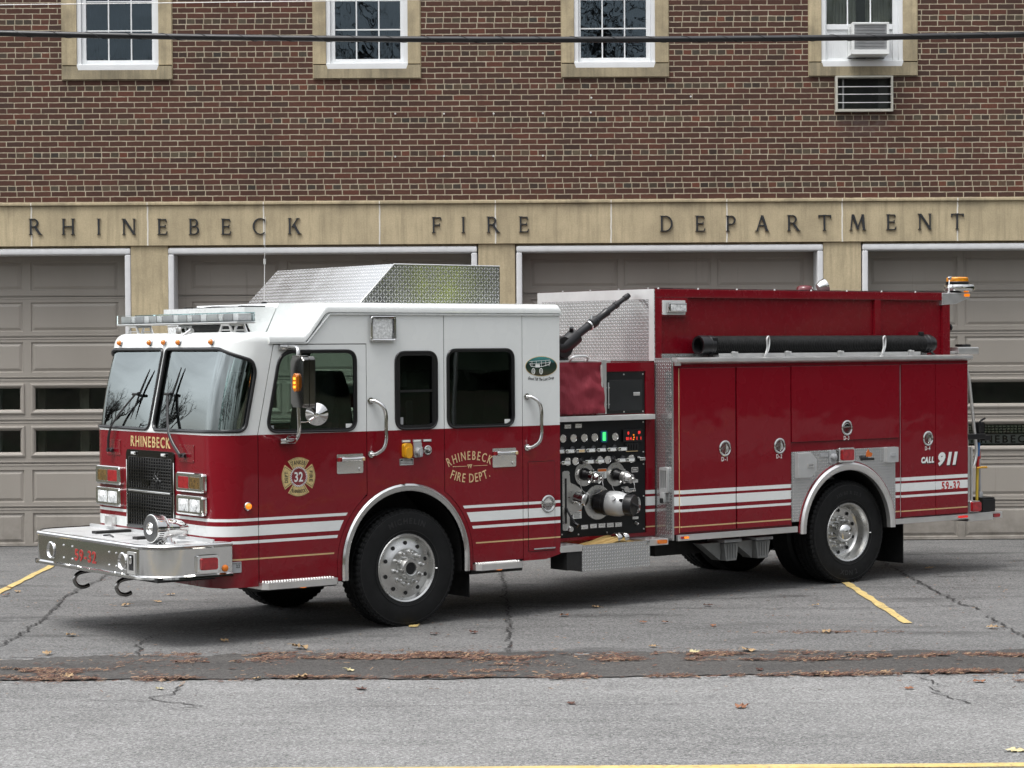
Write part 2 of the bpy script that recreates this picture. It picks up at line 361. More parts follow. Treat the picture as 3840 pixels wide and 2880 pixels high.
# ------------------------------------------------------------------ ground
def asphalt(name, base, fine=1.0, stain=0.0, ycoarse=1.0):
    t = NT(name); v, x, y, z = t.coord()
    vo = t.n('TexVoronoi', {'Vector': v, 'Scale': 78.0 * ycoarse}); vo2 = t.n('TexVoronoi', {'Vector': v, 'Scale': 150.0})
    g1 = t.n('SeparateColor', {0: vo.outputs['Color']}).outputs[0]; g2 = t.n('SeparateColor', {0: vo2.outputs['Color']}).outputs[1]
    g = t.m_('ADD', t.m_('MULTIPLY', t.m_('POWER', g1, 2.0), .78 * fine), t.m_('MULTIPLY', g2, .40 * fine))
    big = t.noise(v, .35, 5, .6); mid = t.noise(t.scale(v, (.5, 1.6, 1)), 1.7, 5, .65)
    k = t.m_('ADD', t.m_('ADD', g, 1.0 - .50 * fine), t.m_('ADD', t.rng(big, .3, .7, -.17, .13), t.rng(mid, .3, .7, -.15, .12)))
    pits = t.rng(t.noise(v, 38, 2), .58, .68, 1.0, .45)
    k = t.m_('MULTIPLY', k, pits)
    c = t.mul(base, t.n('CombineColor', {0: k, 1: k, 2: k}).outputs[0])
    if stain:
        s = t.rng(t.noise(t.scale(v, (.35, 1.2, 1)), 1.1, 5, .6), .56, .72, 0, stain)
        c = t.mix(s, c, (.035, .034, .034))
        # oil dripped where engines stand
        for ox_, oy_, ax_, ay_ in ((1.2, -7.8, .75, .22), (5.2, -1.95, 1.3, .30), (-.1, -5.2, .7, .5), (3.0, -6.3, .3, .12), (-2.9, -4.2, .5, .25), (4.9, -4.6, .25, .12), (-3.3, -8.2, .35, .10)):
            dd_ = t.m_('ADD', t.m_('POWER', t.m_('DIVIDE', t.m_('SUBTRACT', x, ox_), ax_), 2.0), t.m_('POWER', t.m_('DIVIDE', t.m_('SUBTRACT', y, oy_), ay_), 2.0))
            c = t.mix(t.m_('MULTIPLY', t.rng(dd_, .0, 1.0, 1, 0, True), t.rng(t.noise(t.scale(v, (1, 2.5, 1)), 4.5, 5, .65), .38, .62, 0, .7)), c, (.030, .029, .029))
    t.set(Base_Color=c, Roughness=.86, Specular_IOR_Level=.3)
    t.bump(t.m_('ADD', vo.outputs['Distance'], t.m_('MULTIPLY', g2, .4)), .55, .006); return t.m
MAT['road'] = asphalt('road_asphalt', (.214, .213, .209), 1.0)
MAT['court'] = asphalt('forecourt_asphalt', (.158, .157, .154), .95, .75)
MAT['patch'] = asphalt('patch_asphalt', (.078, .074, .070), .95, .5)
def worn_yellow():
    t = NT('worn_yellow_paint'); v, x, y, z = t.coord()
    w = t.rng(t.noise(v, 26, 5, .7), .52, .66, 0, .75)
    t.set(Base_Color=t.mix(w, t.ramp(t.noise(v, 5, 4), [(.3, (.50, .36, .12)), (.7, (.60, .46, .19))]), (.16, .15, .13)), Roughness=.8); t.bump(t.noise(v, 90, 2), .4, .004); return t.m
MAT['yline'] = worn_yellow()
MAT['crack'] = simple('crack_dark', (.034, .032, .031), .9, var=.4)  # flat dark tone of the crack strips
def earth():
    t = NT('lawn_grass'); v, x, y, z = t.coord()
    c = t.ramp(t.noise(v, 9, 6, .7), [(.3, (.010, .018, .005)), (.5, (.026, .036, .011)), (.7, (.075, .058, .03))])
    lit = t.rng(t.noise(v, .8, 5), .46, .56, 0, .95)
    c = t.mix(lit, c, t.ramp(t.noise(v, 30, 3), [(.3, (.012, .009, .006)), (.52, (.035, .022, .014)), (.64, (.14, .09, .055)), (.75, (.36, .27, .18))]))
    t.set(Base_Color=c, Roughness=.95); t.bump(t.noise(v, 25, 4), .8, .05); return t.m
MAT['lawn'] = earth()
rnd = random.Random(7)
def wav(x, y0, a=.06, seed=0): return y0 + a*noise.noise(Vector((x*.9, seed*7.3, 0))) + a*.5*noise.noise(Vector((x*3.1, seed*3.3+4, 0))) + a*.25*noise.noise(Vector((x*9, seed, 2)))
def sheet(name, x0, x1, ylo, yhi, z, mat, nx=300, zend=None):
    bm = B(); cols = []
    for i in range(nx+1):
        x = x0+(x1-x0)*i/nx; a, b = ylo(x), yhi(x)
        pts = [(x, a, z)]
        if zend is not None: pts += [(x, -2.2, z), (x, b, z+zend)]
        else: pts += [(x, b, z)]
        cols.append([bm.verts.new(p) for p in pts])
    for A, Bc in zip(cols, cols[1:]):
        for k in range(len(A)-1): bm.faces.new((A[k], Bc[k], Bc[k+1], A[k+1]))
    o = build(name, bm, mat, smooth=None); o['kind'] = 'structure'; return o
bm = B(); bmesh.ops.create_grid(bm, x_segments=1, y_segments=1, size=400)
for v in bm.verts: v.co.z = -.16
tag(build('ground', bm, MAT['lawn'], smooth=None), kind='structure')
sheet('road', -150, 150, lambda x: -19.2, lambda x: -9.4, 0, MAT['road'], 2)
sheet('forecourt', -9.2, 40, lambda x: wav(x, -10.32, .10, 1), lambda x: .8, .004, MAT['court'], 500, -.055)
sheet('asphalt_patch', -9.2, 40, lambda x: wav(x, -11.57, .10, 2)+.03*noise.noise(Vector((x*5, 7, 2)))+.03*noise.noise(Vector((x*22, 3, 1))), lambda x: wav(x, -10.27, .24, 3)+.08*noise.noise(Vector((x*5, 2, 6)))+.06*noise.noise(Vector((x*17, 8, 1))), .009, MAT['patch'], 1600)
# grassy verge beyond the road (behind the camera) and lawn left of the station
bm = B(); prof = [(-19.2, -.02), (-19.3, .13), (-21, .18), (-26, .75), (-29.5, .86), (-36, 1.1), (-60, 3.2), (-120, 4)]
rows = [[bm.verts.new((x, y, z+(.25*noise.noise(Vector((x*.06, y*.1, 1))) if z > .2 else 0)*(0 if abs(y+28) < 3 else 1))) for x in range(-150, 151, 6)] for y, z in prof]
for A, Bc in zip(rows, rows[1:]):
    for k in range(len(A)-1): bm.faces.new((A[k], A[k+1], Bc[k+1], Bc[k]))
tag(build('embankment', bm, MAT['lawn']), kind='structure')
bm = B(); N1 = 40
rows = [[bm.verts.new((-9.2-(i/30)**1.5*120, -9.4+j*2.0, -.03+.5*min(1, i/6)*(1-min(1, abs(j-14)/14))*.8+.06*noise.noise(Vector((i*.7, j*.5, 3))))) for j in range(30)] for i in range(31)]
for A, Bc in zip(rows, rows[1:]):
    for k in range(len(A)-1): bm.faces.new((A[k], A[k+1], Bc[k+1], Bc[k]))
tag(build('lawn', bm, MAT['lawn']), kind='structure')
# painted lines
def stripe(bm, p0, p1, w, z, rag=.012, n=40):
    p0, p1 = Vector(p0), Vector(p1); d = (p1-p0); nrm = Vector((-d.y, d.x)).normalized(); pr = None
    for i in range(n+1):
        c = p0+d*i/n; zz = z-(.055*max(0, min(1, (c.y+2.2)/3.0)))
        a = c+nrm*(w/2+rnd.uniform(-rag, rag)); b = c-nrm*(w/2+rnd.uniform(-rag, rag))
        q = (bm.verts.new((a.x, a.y, zz)), bm.verts.new((b.x, b.y, zz)))
        if pr: bm.faces.new((pr[0], q[0], q[1], pr[1]))
        pr = q
bm = B()
for x in (-5.02, -.70, 3.68, 8.0): stripe(bm, (x, -1.0), (x+.015, -8.56 if x > -1 else -9.0), .085, .0125)
tag(build('parking_lines', bm, MAT['yline'], smooth=None), kind='structure')
bm = B(); stripe(bm, (-60, -14.69), (60, -15.64), .12, .005, .006, 400); stripe(bm, (-60, -14.91), (60, -15.86), .12, .005, .006, 400)
tag(build('road_centre_lines', bm, MAT['yline'], smooth=None), kind='structure')
# cracks
def crack(bm, pts, w=.014, jit=.05, z=.0145, step=.05):
    P = [Vector(p) for p in pts]; path = []
    for a, b in zip(P, P[1:]):
        n = max(2, int((b-a).length/step))
        for i in range(n):
            c = a+(b-a)*i/n; path.append(c+Vector((rnd.gauss(0, jit*.4), rnd.gauss(0, jit*.4))))
    path.append(P[-1]); pr = None
    for i, c in enumerate(path):
        d = (path[min(i+1, len(path)-1)]-path[max(i-1, 0)]).normalized(); nrm = Vector((-d.y, d.x)); ww = w*rnd.uniform(.55, 1.3)*.5
        zz = z-(.055*max(0, min(1, (c.y+2.2)/3.0)))
        q = (bm.verts.new((c.x+nrm.x*ww, c.y+nrm.y*ww, zz)), bm.verts.new((c.x-nrm.x*ww, c.y-nrm.y*ww, zz)))
        if pr: bm.faces.new((pr[0], q[0], q[1], pr[1]))
        pr = q
bm = B()
crack(bm, [(-4.15, -10.2), (-4.09, -9.56), (-4.1, -7.74), (-4.25, -5.83), (-4.18, -4.0), (-4.2, -1)], .022)
crack(bm, [(-9, -7.9), (-6, -7.75), (-4.1, -7.65), (-3.41, -7.70), (-2.6, -7.2), (-2.03, -6.97), (-.5, -6.9), (3, -6.4)], .02)
crack(bm, [(-9, -5.7), (-4.9, -5.89), (-2.8, -5.93), (0, -5.6)], .012)
crack(bm, [(.09, -1), (.106, -3.48), (.17, -7.74), (.15, -9.95), (.16, -10.25)], .020)
crack(bm, [(.13, -7.0), (.2, -7.11), (2.16, -7.33), (3.66, -7.46), (4.5, -7.25)], .018)
crack(bm, [(1.4, -5.4), (2.35, -5.49), (4.45, -5.68), (5.3, -5.95), (8, -5.9)], .014)
crack(bm, [(4.46, -1.2), (4.451, -3.28), (4.447, -5.68), (4.476, -7.2), (4.56, -7.6)], .024)
crack(bm, [(4.5, -8.1), (4.5, -9.4), (4.55, -10.2)], .02)
crack(bm, [(4.0, -2.6), (4.73, -2.76), (6.06, -2.87), (9, -2.7)], .012)
crack(bm, [(-2.9, -9.0), (-2.95, -9.6), (-2.85, -10.2)], .016)
crack(bm, [(-2.31, -11.8), (-2.285, -12.2), (-2.45, -12.45), (-2.33, -12.57), (-2.15, -12.68), (-2.02, -12.81), (-2.2, -12.9)], .014, .06, .006)
crack(bm, [(3.18, -11.62), (3.26, -12.1), (3.15, -12.32), (3.21, -12.62), (3.3, -12.95)], .014, .06, .006)
crack(bm, [(-8, -13.1), (-3.36, -12.96), (-2.1, -12.95), (-1.3, -12.87), (1.6, -12.86), (3.6, -12.97), (9, -13)], .007, .03, .006)
crack(bm, [(-2.4, -12.55), (-2.9, -12.5)], .01, .03, .006)
tag(build('asphalt_cracks', bm, MAT['crack'], smooth=None), kind='structure')

# ------------------------------------------------------------------ fire station
FS = tag(empty('fire_station', (0, 0, 0)), 'red brick fire station with a sandstone lettered lintel over four taupe garage doors', 'building')
def brick_mat():
    t = NT('red_brick'); v, x, y, z = t.coord(); h = .06985
    jx = t.m_('MULTIPLY', t.m_('SUBTRACT', t.noise(v, 9, 2), .5), .010); jz = t.m_('MULTIPLY', t.m_('SUBTRACT', t.noise(t.scale(v, (1, 1, 1.7)), 8, 2), .5), .009)
    zz = t.m_('DIVIDE', t.m_('SUBTRACT', t.m_('ADD', z, jz), 4.335), h); row = t.m_('FLOOR', zz)
    hd = t.m_('COMPARE', t.m_('FLOORED_MODULO', row, 6.0), 2.0, .1)
    w = t.m_('ADD', .2159, t.m_('MULTIPLY', hd, -.10795))
    rr = t.n('TexWhiteNoise', {'W': row}, noise_dimensions='1D').outputs[0]
    off = t.m_('ADD', t.m_('MULTIPLY', t.m_('FLOORED_MODULO', row, 2.0), .5), t.m_('MULTIPLY', rr, .16))
    xx = t.m_('ADD', t.m_('DIVIDE', t.m_('ADD', x, jx), w), off); colm = t.m_('FLOOR', xx)
    fx = t.m_('FRACT', xx); fz = t.m_('FRACT', zz)
    ex = t.m_('MULTIPLY', t.m_('MINIMUM', fx, t.m_('SUBTRACT', 1.0, fx)), w); ez = t.m_('MULTIPLY', t.m_('MINIMUM', fz, t.m_('SUBTRACT', 1.0, fz)), h)
    e = t.m_('MINIMUM', ex, ez)
    hw = t.rng(t.noise(v, 22, 3), .3, .7, .0038, .0066)
    mask = t.rng(t.m_('SUBTRACT', e, hw), -.0012, .0022, 0, 1, True)
    rn = t.n('TexWhiteNoise', {'Vector': t.vec(colm, row, 0.0)}, noise_dimensions='3D')
    r1 = rn.outputs['Value']; r2_ = t.n('SeparateColor', {0: rn.outputs['Color']}).outputs[1]
    cs = t.ramp(r1, [(0, (.044, .0195, .0152)), (.18, (.058, .0215, .0165)), (.5, (.068, .0235, .0175)), (.75, (.060, .0240, .0190)), (.88, (.084, .0255, .0180)), (.95, (.050, .0215, .0180)), (1, (.046, .0225, .0190))])
    ch = t.ramp(r1, [(0, (.036, .021, .018)), (.25, (.065, .023, .018)), (.45, (.060, .042, .032)), (.65, (.105, .030, .020)), (.8, (.050, .033, .028)), (.9, (.034, .026, .025)), (1, (.085, .062, .046))])
    bc = t.mix(hd, cs, ch)
    surf = t.rng(t.noise(v, 45, 5, .65), .25, .75, .72, 1.28); bigv = t.rng(t.noise(v, .7, 5, .6), .3, .7, .92, 1.32)
    k = t.m_('MULTIPLY', t.m_('MULTIPLY', surf, bigv), t.rng(r2_, 0, 1, .82, 1.15)); bc = t.mul(bc, t.n('CombineColor', {0: k, 1: t.m_('MULTIPLY', k, 1.06), 2: t.m_('MULTIPLY', k, .86)}).outputs[0])
    mt = t.ramp(t.noise(v, 6, 5, .6), [(.25, (.26, .222, .16)), (.5, (.39, .335, .245)), (.75, (.49, .435, .335))])
    # lime haze on patches below the wall vent and sills
    d = t.m_('SQRT', t.m_('ADD', t.m_('POWER', t.m_('DIVIDE', t.m_('SUBTRACT', x, 4.75), .55), 2.0), t.m_('POWER', t.m_('DIVIDE', t.m_('SUBTRACT', z, 5.28), .20), 2.0)))
    hz = t.m_('MULTIPLY', t.rng(d, .2, 1.1, 1, 0, True), t.rng(t.noise(v, 11, 4), .35, .65, 0, .5))
    c = t.mix(hz, t.mix(mask, mt, bc), (.17, .13, .12))
    # rain-washed soot: broad damp-dark patches and a few pale lime runs
    so = t.m_('MULTIPLY', t.rng(t.noise(t.scale(v, (.9, 1, .45)), 1.4, 5, .6), .52, .70, 0, .45), 1.0)
    c = t.mix(so, c, t.mul(c, (.55, .55, .56)))
    lr = t.m_('MULTIPLY', t.rng(t.noise(t.scale(v, (9, 1, .8)), 1.2, 4, .6), .66, .76, 0, .30), t.rng(t.noise(v, 1.1, 2), .5, .65, 0, 1))
    c = t.mix(lr, c, (.34, .30, .25))
    t.set(Base_Color=c, Roughness=.85); t.bump(t.m_('ADD', mask, t.m_('MULTIPLY', t.noise(v, 80, 3), .25)), .7, .006); return t.m
MAT['brick'] = brick_mat()
def stone_mat(name, base, dark):
    t = NT(name); v, x, y, z = t.coord()
    st = t.noise(t.scale(v, (11, 11, .7)), 1.5, 6, .68); cl = t.noise(v, 1.6, 5, .6); sp = t.noise(v, 60, 3, .7)
    c = t.ramp(cl, [(.3, tuple(q*.80 for q in base)), (.5, base), (.72, tuple(min(1, q*1.2) for q in base))])
    c = t.mix(t.rng(st, .47, .70, 0, .68), c, dark); c = t.mix(t.rng(st, .36, .24, 0, .5), c, (.54, .47, .33))
    k = t.rng(sp, .3, .7, .88, 1.1); c = t.mul(c, t.n('CombineColor', {0: k, 1: k, 2: k}).outputs[0])
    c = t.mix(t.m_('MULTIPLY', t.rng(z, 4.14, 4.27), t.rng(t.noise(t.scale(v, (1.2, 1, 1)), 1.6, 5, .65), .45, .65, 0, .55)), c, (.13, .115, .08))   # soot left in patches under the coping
    t.set(Base_Color=c, Roughness=.85); t.bump(sp, .25, .004); return t.m
MAT['stone'] = stone_mat('sandstone', (.465, .388, .250), (.28, .235, .15))
MAT['stone2'] = stone_mat('weathered_sandstone', (.36, .305, .20), (.14, .125, .085))
MAT['caulk'] = simple('white_caulk', (.68, .66, .60), .8)
MAT['trim'] = simple('white_trim_paint', (.66, .67, .68), .5, var=.06, vs_=9, bump=.2, bs=30)
MAT['pvc'] = simple('white_window_frame', (.74, .76, .77), .4, var=.04)
MAT['letter'] = simple('dark_bronze_letters', (.035, .038, .042), .5, .4, var=.2)
def door_mat():
    t = NT('taupe_door_paint'); v, x, y, z = t.coord()
    c = t.ramp(t.noise(t.scale(v, (1, 1, .3)), 1.2, 5), [(.3, (.280, .257, .226)), (.7, (.320, .295, .262))])
    # grime that has run down the panel joints
    c = t.mix(t.rng(t.noise(t.scale(v, (9, 1, .5)), 1.3, 4), .62, .78, 0, .35), c, (.10, .09, .08))
    c = t.mix(t.m_('MULTIPLY', t.rng(z, .55, -.05), t.rng(t.noise(v, 5, 5, .65), .40, .70, 0, .6)), c, (.10, .09, .075))   # splashed dirt along the sill
    t.set(Base_Color=c, Roughness=.5); t.bump(t.noise(t.scale(v, (1, 1, 12)), 20, 2), .08, .004); return t.m
MAT['door'] = door_mat()
MAT['seal'] = simple('door_seal', (.02, .02, .02), .8)
XZ = lambda y: (lambda u, v, w: (u, y-w, v))
def rect(x0, x1, z0, z1): return [(x0, z0), (x1, z0), (x1, z1), (x0, z1)]
WIN = [(-5.355, -3.974, -5.171, -4.142, -5.058, -4.229, -4.777, -4.491), (-2.192, -.843, -2.032, -1.0, -1.919, -1.095, -1.649, -1.366),
       (.942, 2.291, 1.100, 2.125, 1.186, 2.013, 1.459, 1.742), (4.070, 5.441, 4.228, 5.263, 4.301, 5.138, 4.569, 4.859)]
DOORS = [(-8.33, -4.593), (-3.97, -.217), (.427, 4.165), (4.81, 8.55)]
PIL = [(-9.2, -8.40), (-4.517, -4.046), (-.129, .339), (4.24, 4.722), (8.63, 9.4)]
TOPZ = 8.7
bm = B(); prism(bm, rect(-9.2, 9.4, 4.327, TOPZ), XZ(0), -.3, 0, holes=[rect(w[0]+.01, w[1]-.01, 5.89, 7.93) for w in WIN] + [rect(4.42, 5.10, 5.44, 5.86)])
build('brick_wall', bm, MAT['brick'], FS, None)
bm = B(); box(bm, -9.2, -8.9, .3, 14, -.1, TOPZ); box(bm, 9.1, 9.4, .3, 14, -.1, TOPZ); box(bm, -9.2, 9.4, 14, 14.3, -.1, TOPZ); build('side_wall', bm, MAT['brick'], FS, None)
bm = B(); box(bm, -9.3, 9.5, -.1, 14.4, TOPZ, TOPZ+.4); box(bm, -8.9, 9.1, .41, 14, 4.33, 4.6); build('roof', bm, MAT['stone2'], FS, None)
bm = B(); box(bm, -8.9, 9.1, 7.0, 7.1, -.05, 4.3); build('bay_partition', bm, simple('painted_block', (.55, .54, .50), .8), FS, None)
bm = B(); box(bm, -8.9, 9.1, .9, 14, -.14, -.055); build('floor_slab', bm, MAT['court'], FS, None)
# lintel
bm = B(); box(bm, -9.2, 9.4, -.035, .40, 3.781, 4.289, .006); box(bm, -9.2, 9.4, -.062, .02, 4.2892, 4.327, .008); LN = build('stone_lintel', bm, MAT['stone'], FS)
for k in range(-2, 12):
    x = -5.757+1.4622*k
    if x < -9 or x > 9.3: continue
    bm = B()
    pts = [(x+.006*noise.noise(Vector((k*3.1, i*.6, 0))), 3.782+i*.0497) for i in range(11)]
    for a, b in zip(pts, pts[1:]): prism(bm, [(a[0]-.0085, a[1]), (a[0]+.0085, a[1]), (b[0]+.0085, b[1]), (b[0]-.0085, b[1])], XZ(-.035), 0, .0035)
    build('caulk_joint', bm, MAT['caulk'], LN)
    bm = B(); prism(bm, rect(x-.006, x+.006, 4.289, 4.327), XZ(-.062), 0, .0035); build('caulk_joint', bm, MAT['caulk'], LN)
for a, b in PIL:
    bm = B(); box(bm, a, b, -.006, .42, -.08, 3.7808, .008); build('stone_pillar', bm, MAT['stone'], FS)
# serif letters
def letter(ch):
    S = []; tk, tn, sf = .112, .056, .036
    def st(x, w=tk, y0=0, y1=1, s=.07):
        S.append([(x, y0), (x+w, y0), (x+w, y1), (x, y1)])
        if s:
            for y, d in ((y0, 1), (y1, -1)): S.append([(x-s, y), (x+w+s, y), (x+w+s*.6, y+d*sf), (x-s*.6, y+d*sf)])
    def hb(x0, x1, y, h=tn, tick=0):
        S.append([(x0, y), (x1, y), (x1, y+h), (x0, y+h)])
        if tick: S.append([(x1-.06, y+(h if tick > 0 else 0)), (x1+.02, y+(h if tick > 0 else 0)), (x1+.045, y+(h if tick > 0 else 0)+tick), (x1+.015, y+(h if tick > 0 else 0)+tick)])
    def dg(x0, y0, x1, y1, w): S.append([(x0, y0), (x0+w, y0), (x1+w, y1), (x1, y1)])
    def sr(x, y, w=.3, d=1): S.append([(x, y), (x+w, y), (x+w*.85, y+d*sf), (x+w*.15, y+d*sf)])
    def bowl(x, y0, y1, rx, w=tk, a0=-90, a1=90):
        cy, ry = (y0+y1)/2, (y1-y0)/2; n = 14
        for i in range(n):
            q = []
            for a, r in ((i, 1), (i+1, 1), (i+1, 0), (i, 0)):
                t = radians(a0+(a1-a0)*a/n); ox = rx if r else rx-w; oy = ry if r else ry-tn
                q.append((x+ox*cos(t), cy+oy*sin(t)))
            S.append(q)
    if ch == 'R': st(.08); hb(.2, .34, .93); hb(.2, .34, .46, .07); bowl(.32, .46, 1.005, .32); dg(.66, 0, .34, .47, .17); sr(.64, 0, .26); W = .9
    elif ch == 'H': st(.06); st(.66); hb(.2, .67, .48); W = .88
    elif ch == 'I': st(.08); W = .32
    elif ch == 'N': st(.08, .08); st(.74, .08); dg(.72, 0, .06, 1, .16); sr(-.02, .955, .2); W = .9
    elif ch == 'E': st(.08); hb(.2, .62, 0, tn, .16); hb(.2, .54, .48); hb(.2, .58, .925, tn, -.15); S.append([(.5, .42), (.55, .42), (.55, .62), (.5, .62)]); W = .72
    elif ch == 'F': st(.08); hb(.2, .52, .46); hb(.2, .60, .925, tn, -.16); S.append([(.48, .40), (.53, .40), (.53, .60), (.48, .60)]); W = .66
    elif ch == 'B': st(.08); hb(.2, .36, .93); hb(.2, .38, .48, .07); hb(.2, .38, 0); bowl(.34, .49, 1.005, .28); bowl(.36, -.005, .54, .33); W = .76
    elif ch == 'C': bowl(.5, -.02, 1.02, .5, tk, 52, 308); S.append([(.77, .74), (.81, .74), (.83, .97), (.78, .92)]); W = .9
    elif ch == 'K': st(.08); dg(.24, .42, .62, 1, .08); dg(.66, 0, .32, .60, .17); sr(.52, .955, .28); sr(.64, 0, .28); W = .92
    elif ch == 'D': st(.08); hb(.2, .36, .925); hb(.2, .36, 0); bowl(.34, -.005, 1.005, .50); W = .9
    elif ch == 'P': st(.08); hb(.2, .34, .93); hb(.2, .34, .42, .07); bowl(.32, .42, 1.005, .33); W = .68
    elif ch == 'A': dg(.10, 0, .42, 1, .08); dg(.72, 0, .40, 1, .16); hb(.24, .72, .32, .07); sr(0, 0, .28); sr(.65, 0, .3); W = .94
    elif ch == 'T': st(.33); hb(0, .82, .925); S.append([(0, .78), (.05, .78), (.09, .93), (0, .93)]); S.append([(.77, .78), (.82, .78), (.82, .93), (.73, .93)]); W = .82
    elif ch == 'M': dg(.04, 0, .14, 1, .08); dg(.84, 0, .76, 1, .16); dg(.46, .05, .14, 1, .15); dg(.46, .05, .80, 1, .08); sr(-.02, 0, .22); sr(.80, 0, .28); W = 1.04
    return S, W
LT = [('R', -5.704, 4.029), ('H', -5.288, 4.027), ('I', -4.905, 4.025), ('N', -4.528, 4.022), ('E', -4.105, 4.02), ('B', -3.706, 4.018), ('E', -3.302, 4.016), ('C', -2.883, 4.017), ('K', -2.441, 4.018), ('F', -.651, 4.023), ('I', -.31, 4.021), ('R', .065, 4.023), ('E', .453, 4.023), ('D', 2.255, 4.022), ('E', 2.683, 4.02), ('P', 3.068, 4.018), ('A', 3.461, 4.019), ('R', 3.864, 4.021), ('T', 4.256, 4.022), ('M', 4.673, 4.024), ('E', 5.102, 4.025), ('N', 5.525, 4.029), ('T', 5.938, 4.03)]
for ch, cx, cz in LT:
    bm = B(); S, W = letter(ch); k = .2
    for q_i, q in enumerate(S): prism(bm, [(cx+(p[0]-W/2)*k*.98, cz+(p[1]-.5)*k) for p in q], XZ(-.038), 0, .018+.0006*(q_i % 9))
    build('letter', bm, MAT['letter'], FS, 20)
# bolts left in the brickwork
bm = B()
for x, z in [(-1.164, 5.43), (-.55, 5.427), (.078, 5.424), (.7, 5.426), (1.305, 5.431), (-1.168, 4.889), (-.554, 4.892), (.071, 4.89), (.697, 4.891), (1.302, 4.891), (1.314, 5.618), (2.571, 5.627)]:
    cyl(bm, (x, .01, z), (x, -.012, z), .012, .012, 10); cyl(bm, (x, -.012, z), (x, -.02, z), .005, .005, 8)
build('wall_anchors', bm, MAT['alu_matte'], FS)
# windows
MAT['curtain'] = simple('pale_curtain', (.80, .78, .70), .9, var=.1)
MAT['bluecurtain'] = simple('blue_curtain', (.035, .045, .07), .9, var=.3)
for i, (o0, o1, w0, w1, g0, g1, m0, m1) in enumerate(WIN):
    bm = B(); zs = 6.045
    for a, b in ((o0, w0), (w1, o1)): box(bm, a, b, -.018, .2, zs+.014, 7.95, .004)
    box(bm, o0, o1, -.018, .2, 7.952, 8.2, .004)
    for a, b in ((o0-.009, o0-.001), (o1+.001, o1+.009)): box(bm, a, b, -.006, .1, 5.87, 8.2)
    W_ = build('window', bm, MAT['stone'], FS)
    bm = B(); prism(bm, [(o0, 5.88), (o1, 5.88), (o1, zs), (w1-.004, zs), (w1-.02, zs-.05), (w0+.02, zs-.05), (w0+.004, zs), (o0, zs)], XZ(.2), 0, .232); box(bm, w0+.02, w1-.02, .03, .2, zs-.06, zs-.02)
    build('sill', bm, MAT['stone2'], W_)
    bm = B(); zb = 6.012; gb = 6.125 if i < 3 else 6.50
    box(bm, w0, w1, -.03, .12, zb-.022, zb+.055, .006)                      # white sill nose
    for a, b in ((w0, w0+.055), (w1-.055, w1)): box(bm, a, b, .0, .12, zb+.055, 7.94, .004)
    box(bm, w0+.055, w1-.055, .0, .12, 7.88, 7.94, .004); build('frame', bm, MAT['pvc'], W_)
    bm = B()
    for a, b in ((w0+.056, g0), (g1, w1-.056)): box(bm, a, b, .03, .085, zb+.056, 7.88, .004)
    if i < 3: box(bm, g0, g1, .03, .085, zb+.056, gb, .004)
    else: box(bm, g0, g1, .028, .085, 6.467, 6.535, .004); box(bm, g0, g1, .04, .085, zb+.056, 6.10, .004)
    for mm in (m0, m1): box(bm, mm-.008, mm+.008, .045, .07, (gb if i < 3 else 6.535), 7.88)
    if i < 3:
        for zz in (6.497, 6.865, 7.23, 7.6): box(bm, g0, g1, .047, .068, zz-.008, zz+.008)
    build('sash', bm, MAT['pvc'], W_)
    bm = B(); box(bm, g0-.01, g1+.01, .056, .062, (gb if i < 3 else 6.53)-.01, 7.9); build('pane', bm, MAT['bglass'] if i < 3 else MAT['gglass'], W_)
    # curtains hanging inside
    bm = B(); n = 90; pr = None
    spans = [(g0-.05, g1+.05)] if i == 0 else ([(g0-.05, m0-.05), (m1+.08, g1+.05)] if i in (1, 2) else [(g0-.05, m0+.12), (m1-.05, g1+.05)])
    for s0, s1 in spans:
        pr = None
        for k in range(n+1):
            x = s0+(s1-s0)*k/n; y = (.24 if i < 3 else .115)+.025*sin(k*.55+i)+.015*sin(k*1.3)
            q = (bm.verts.new((x, y, 6.0)), bm.verts.new((x, y, 7.9)))
            if pr: bm.faces.new((pr[0], q[0], q[1], pr[1]))
            pr = q
    build('curtain', bm, MAT['curtain'] if i == 3 else MAT['bluecurtain'], W_, recalc=False)
    bm = B(); box(bm, o0, o1, .5, .55, 5.7, 8.1); build('room_backing', bm, MAT['dark'], W_)
    if i == 3:
        for a, b in ((g0, 4.568), (5.036, g1)):
            bm = B()
            for k in range(12):
                x = a+(b-a)*k/12; box(bm, x, x+(b-a)/12*.8, .045, .06, 6.10, 6.467); 
            box(bm, a, b, .052, .062, 6.10, 6.467)
            build('accordion_panel', bm, MAT['pvc'], W_)
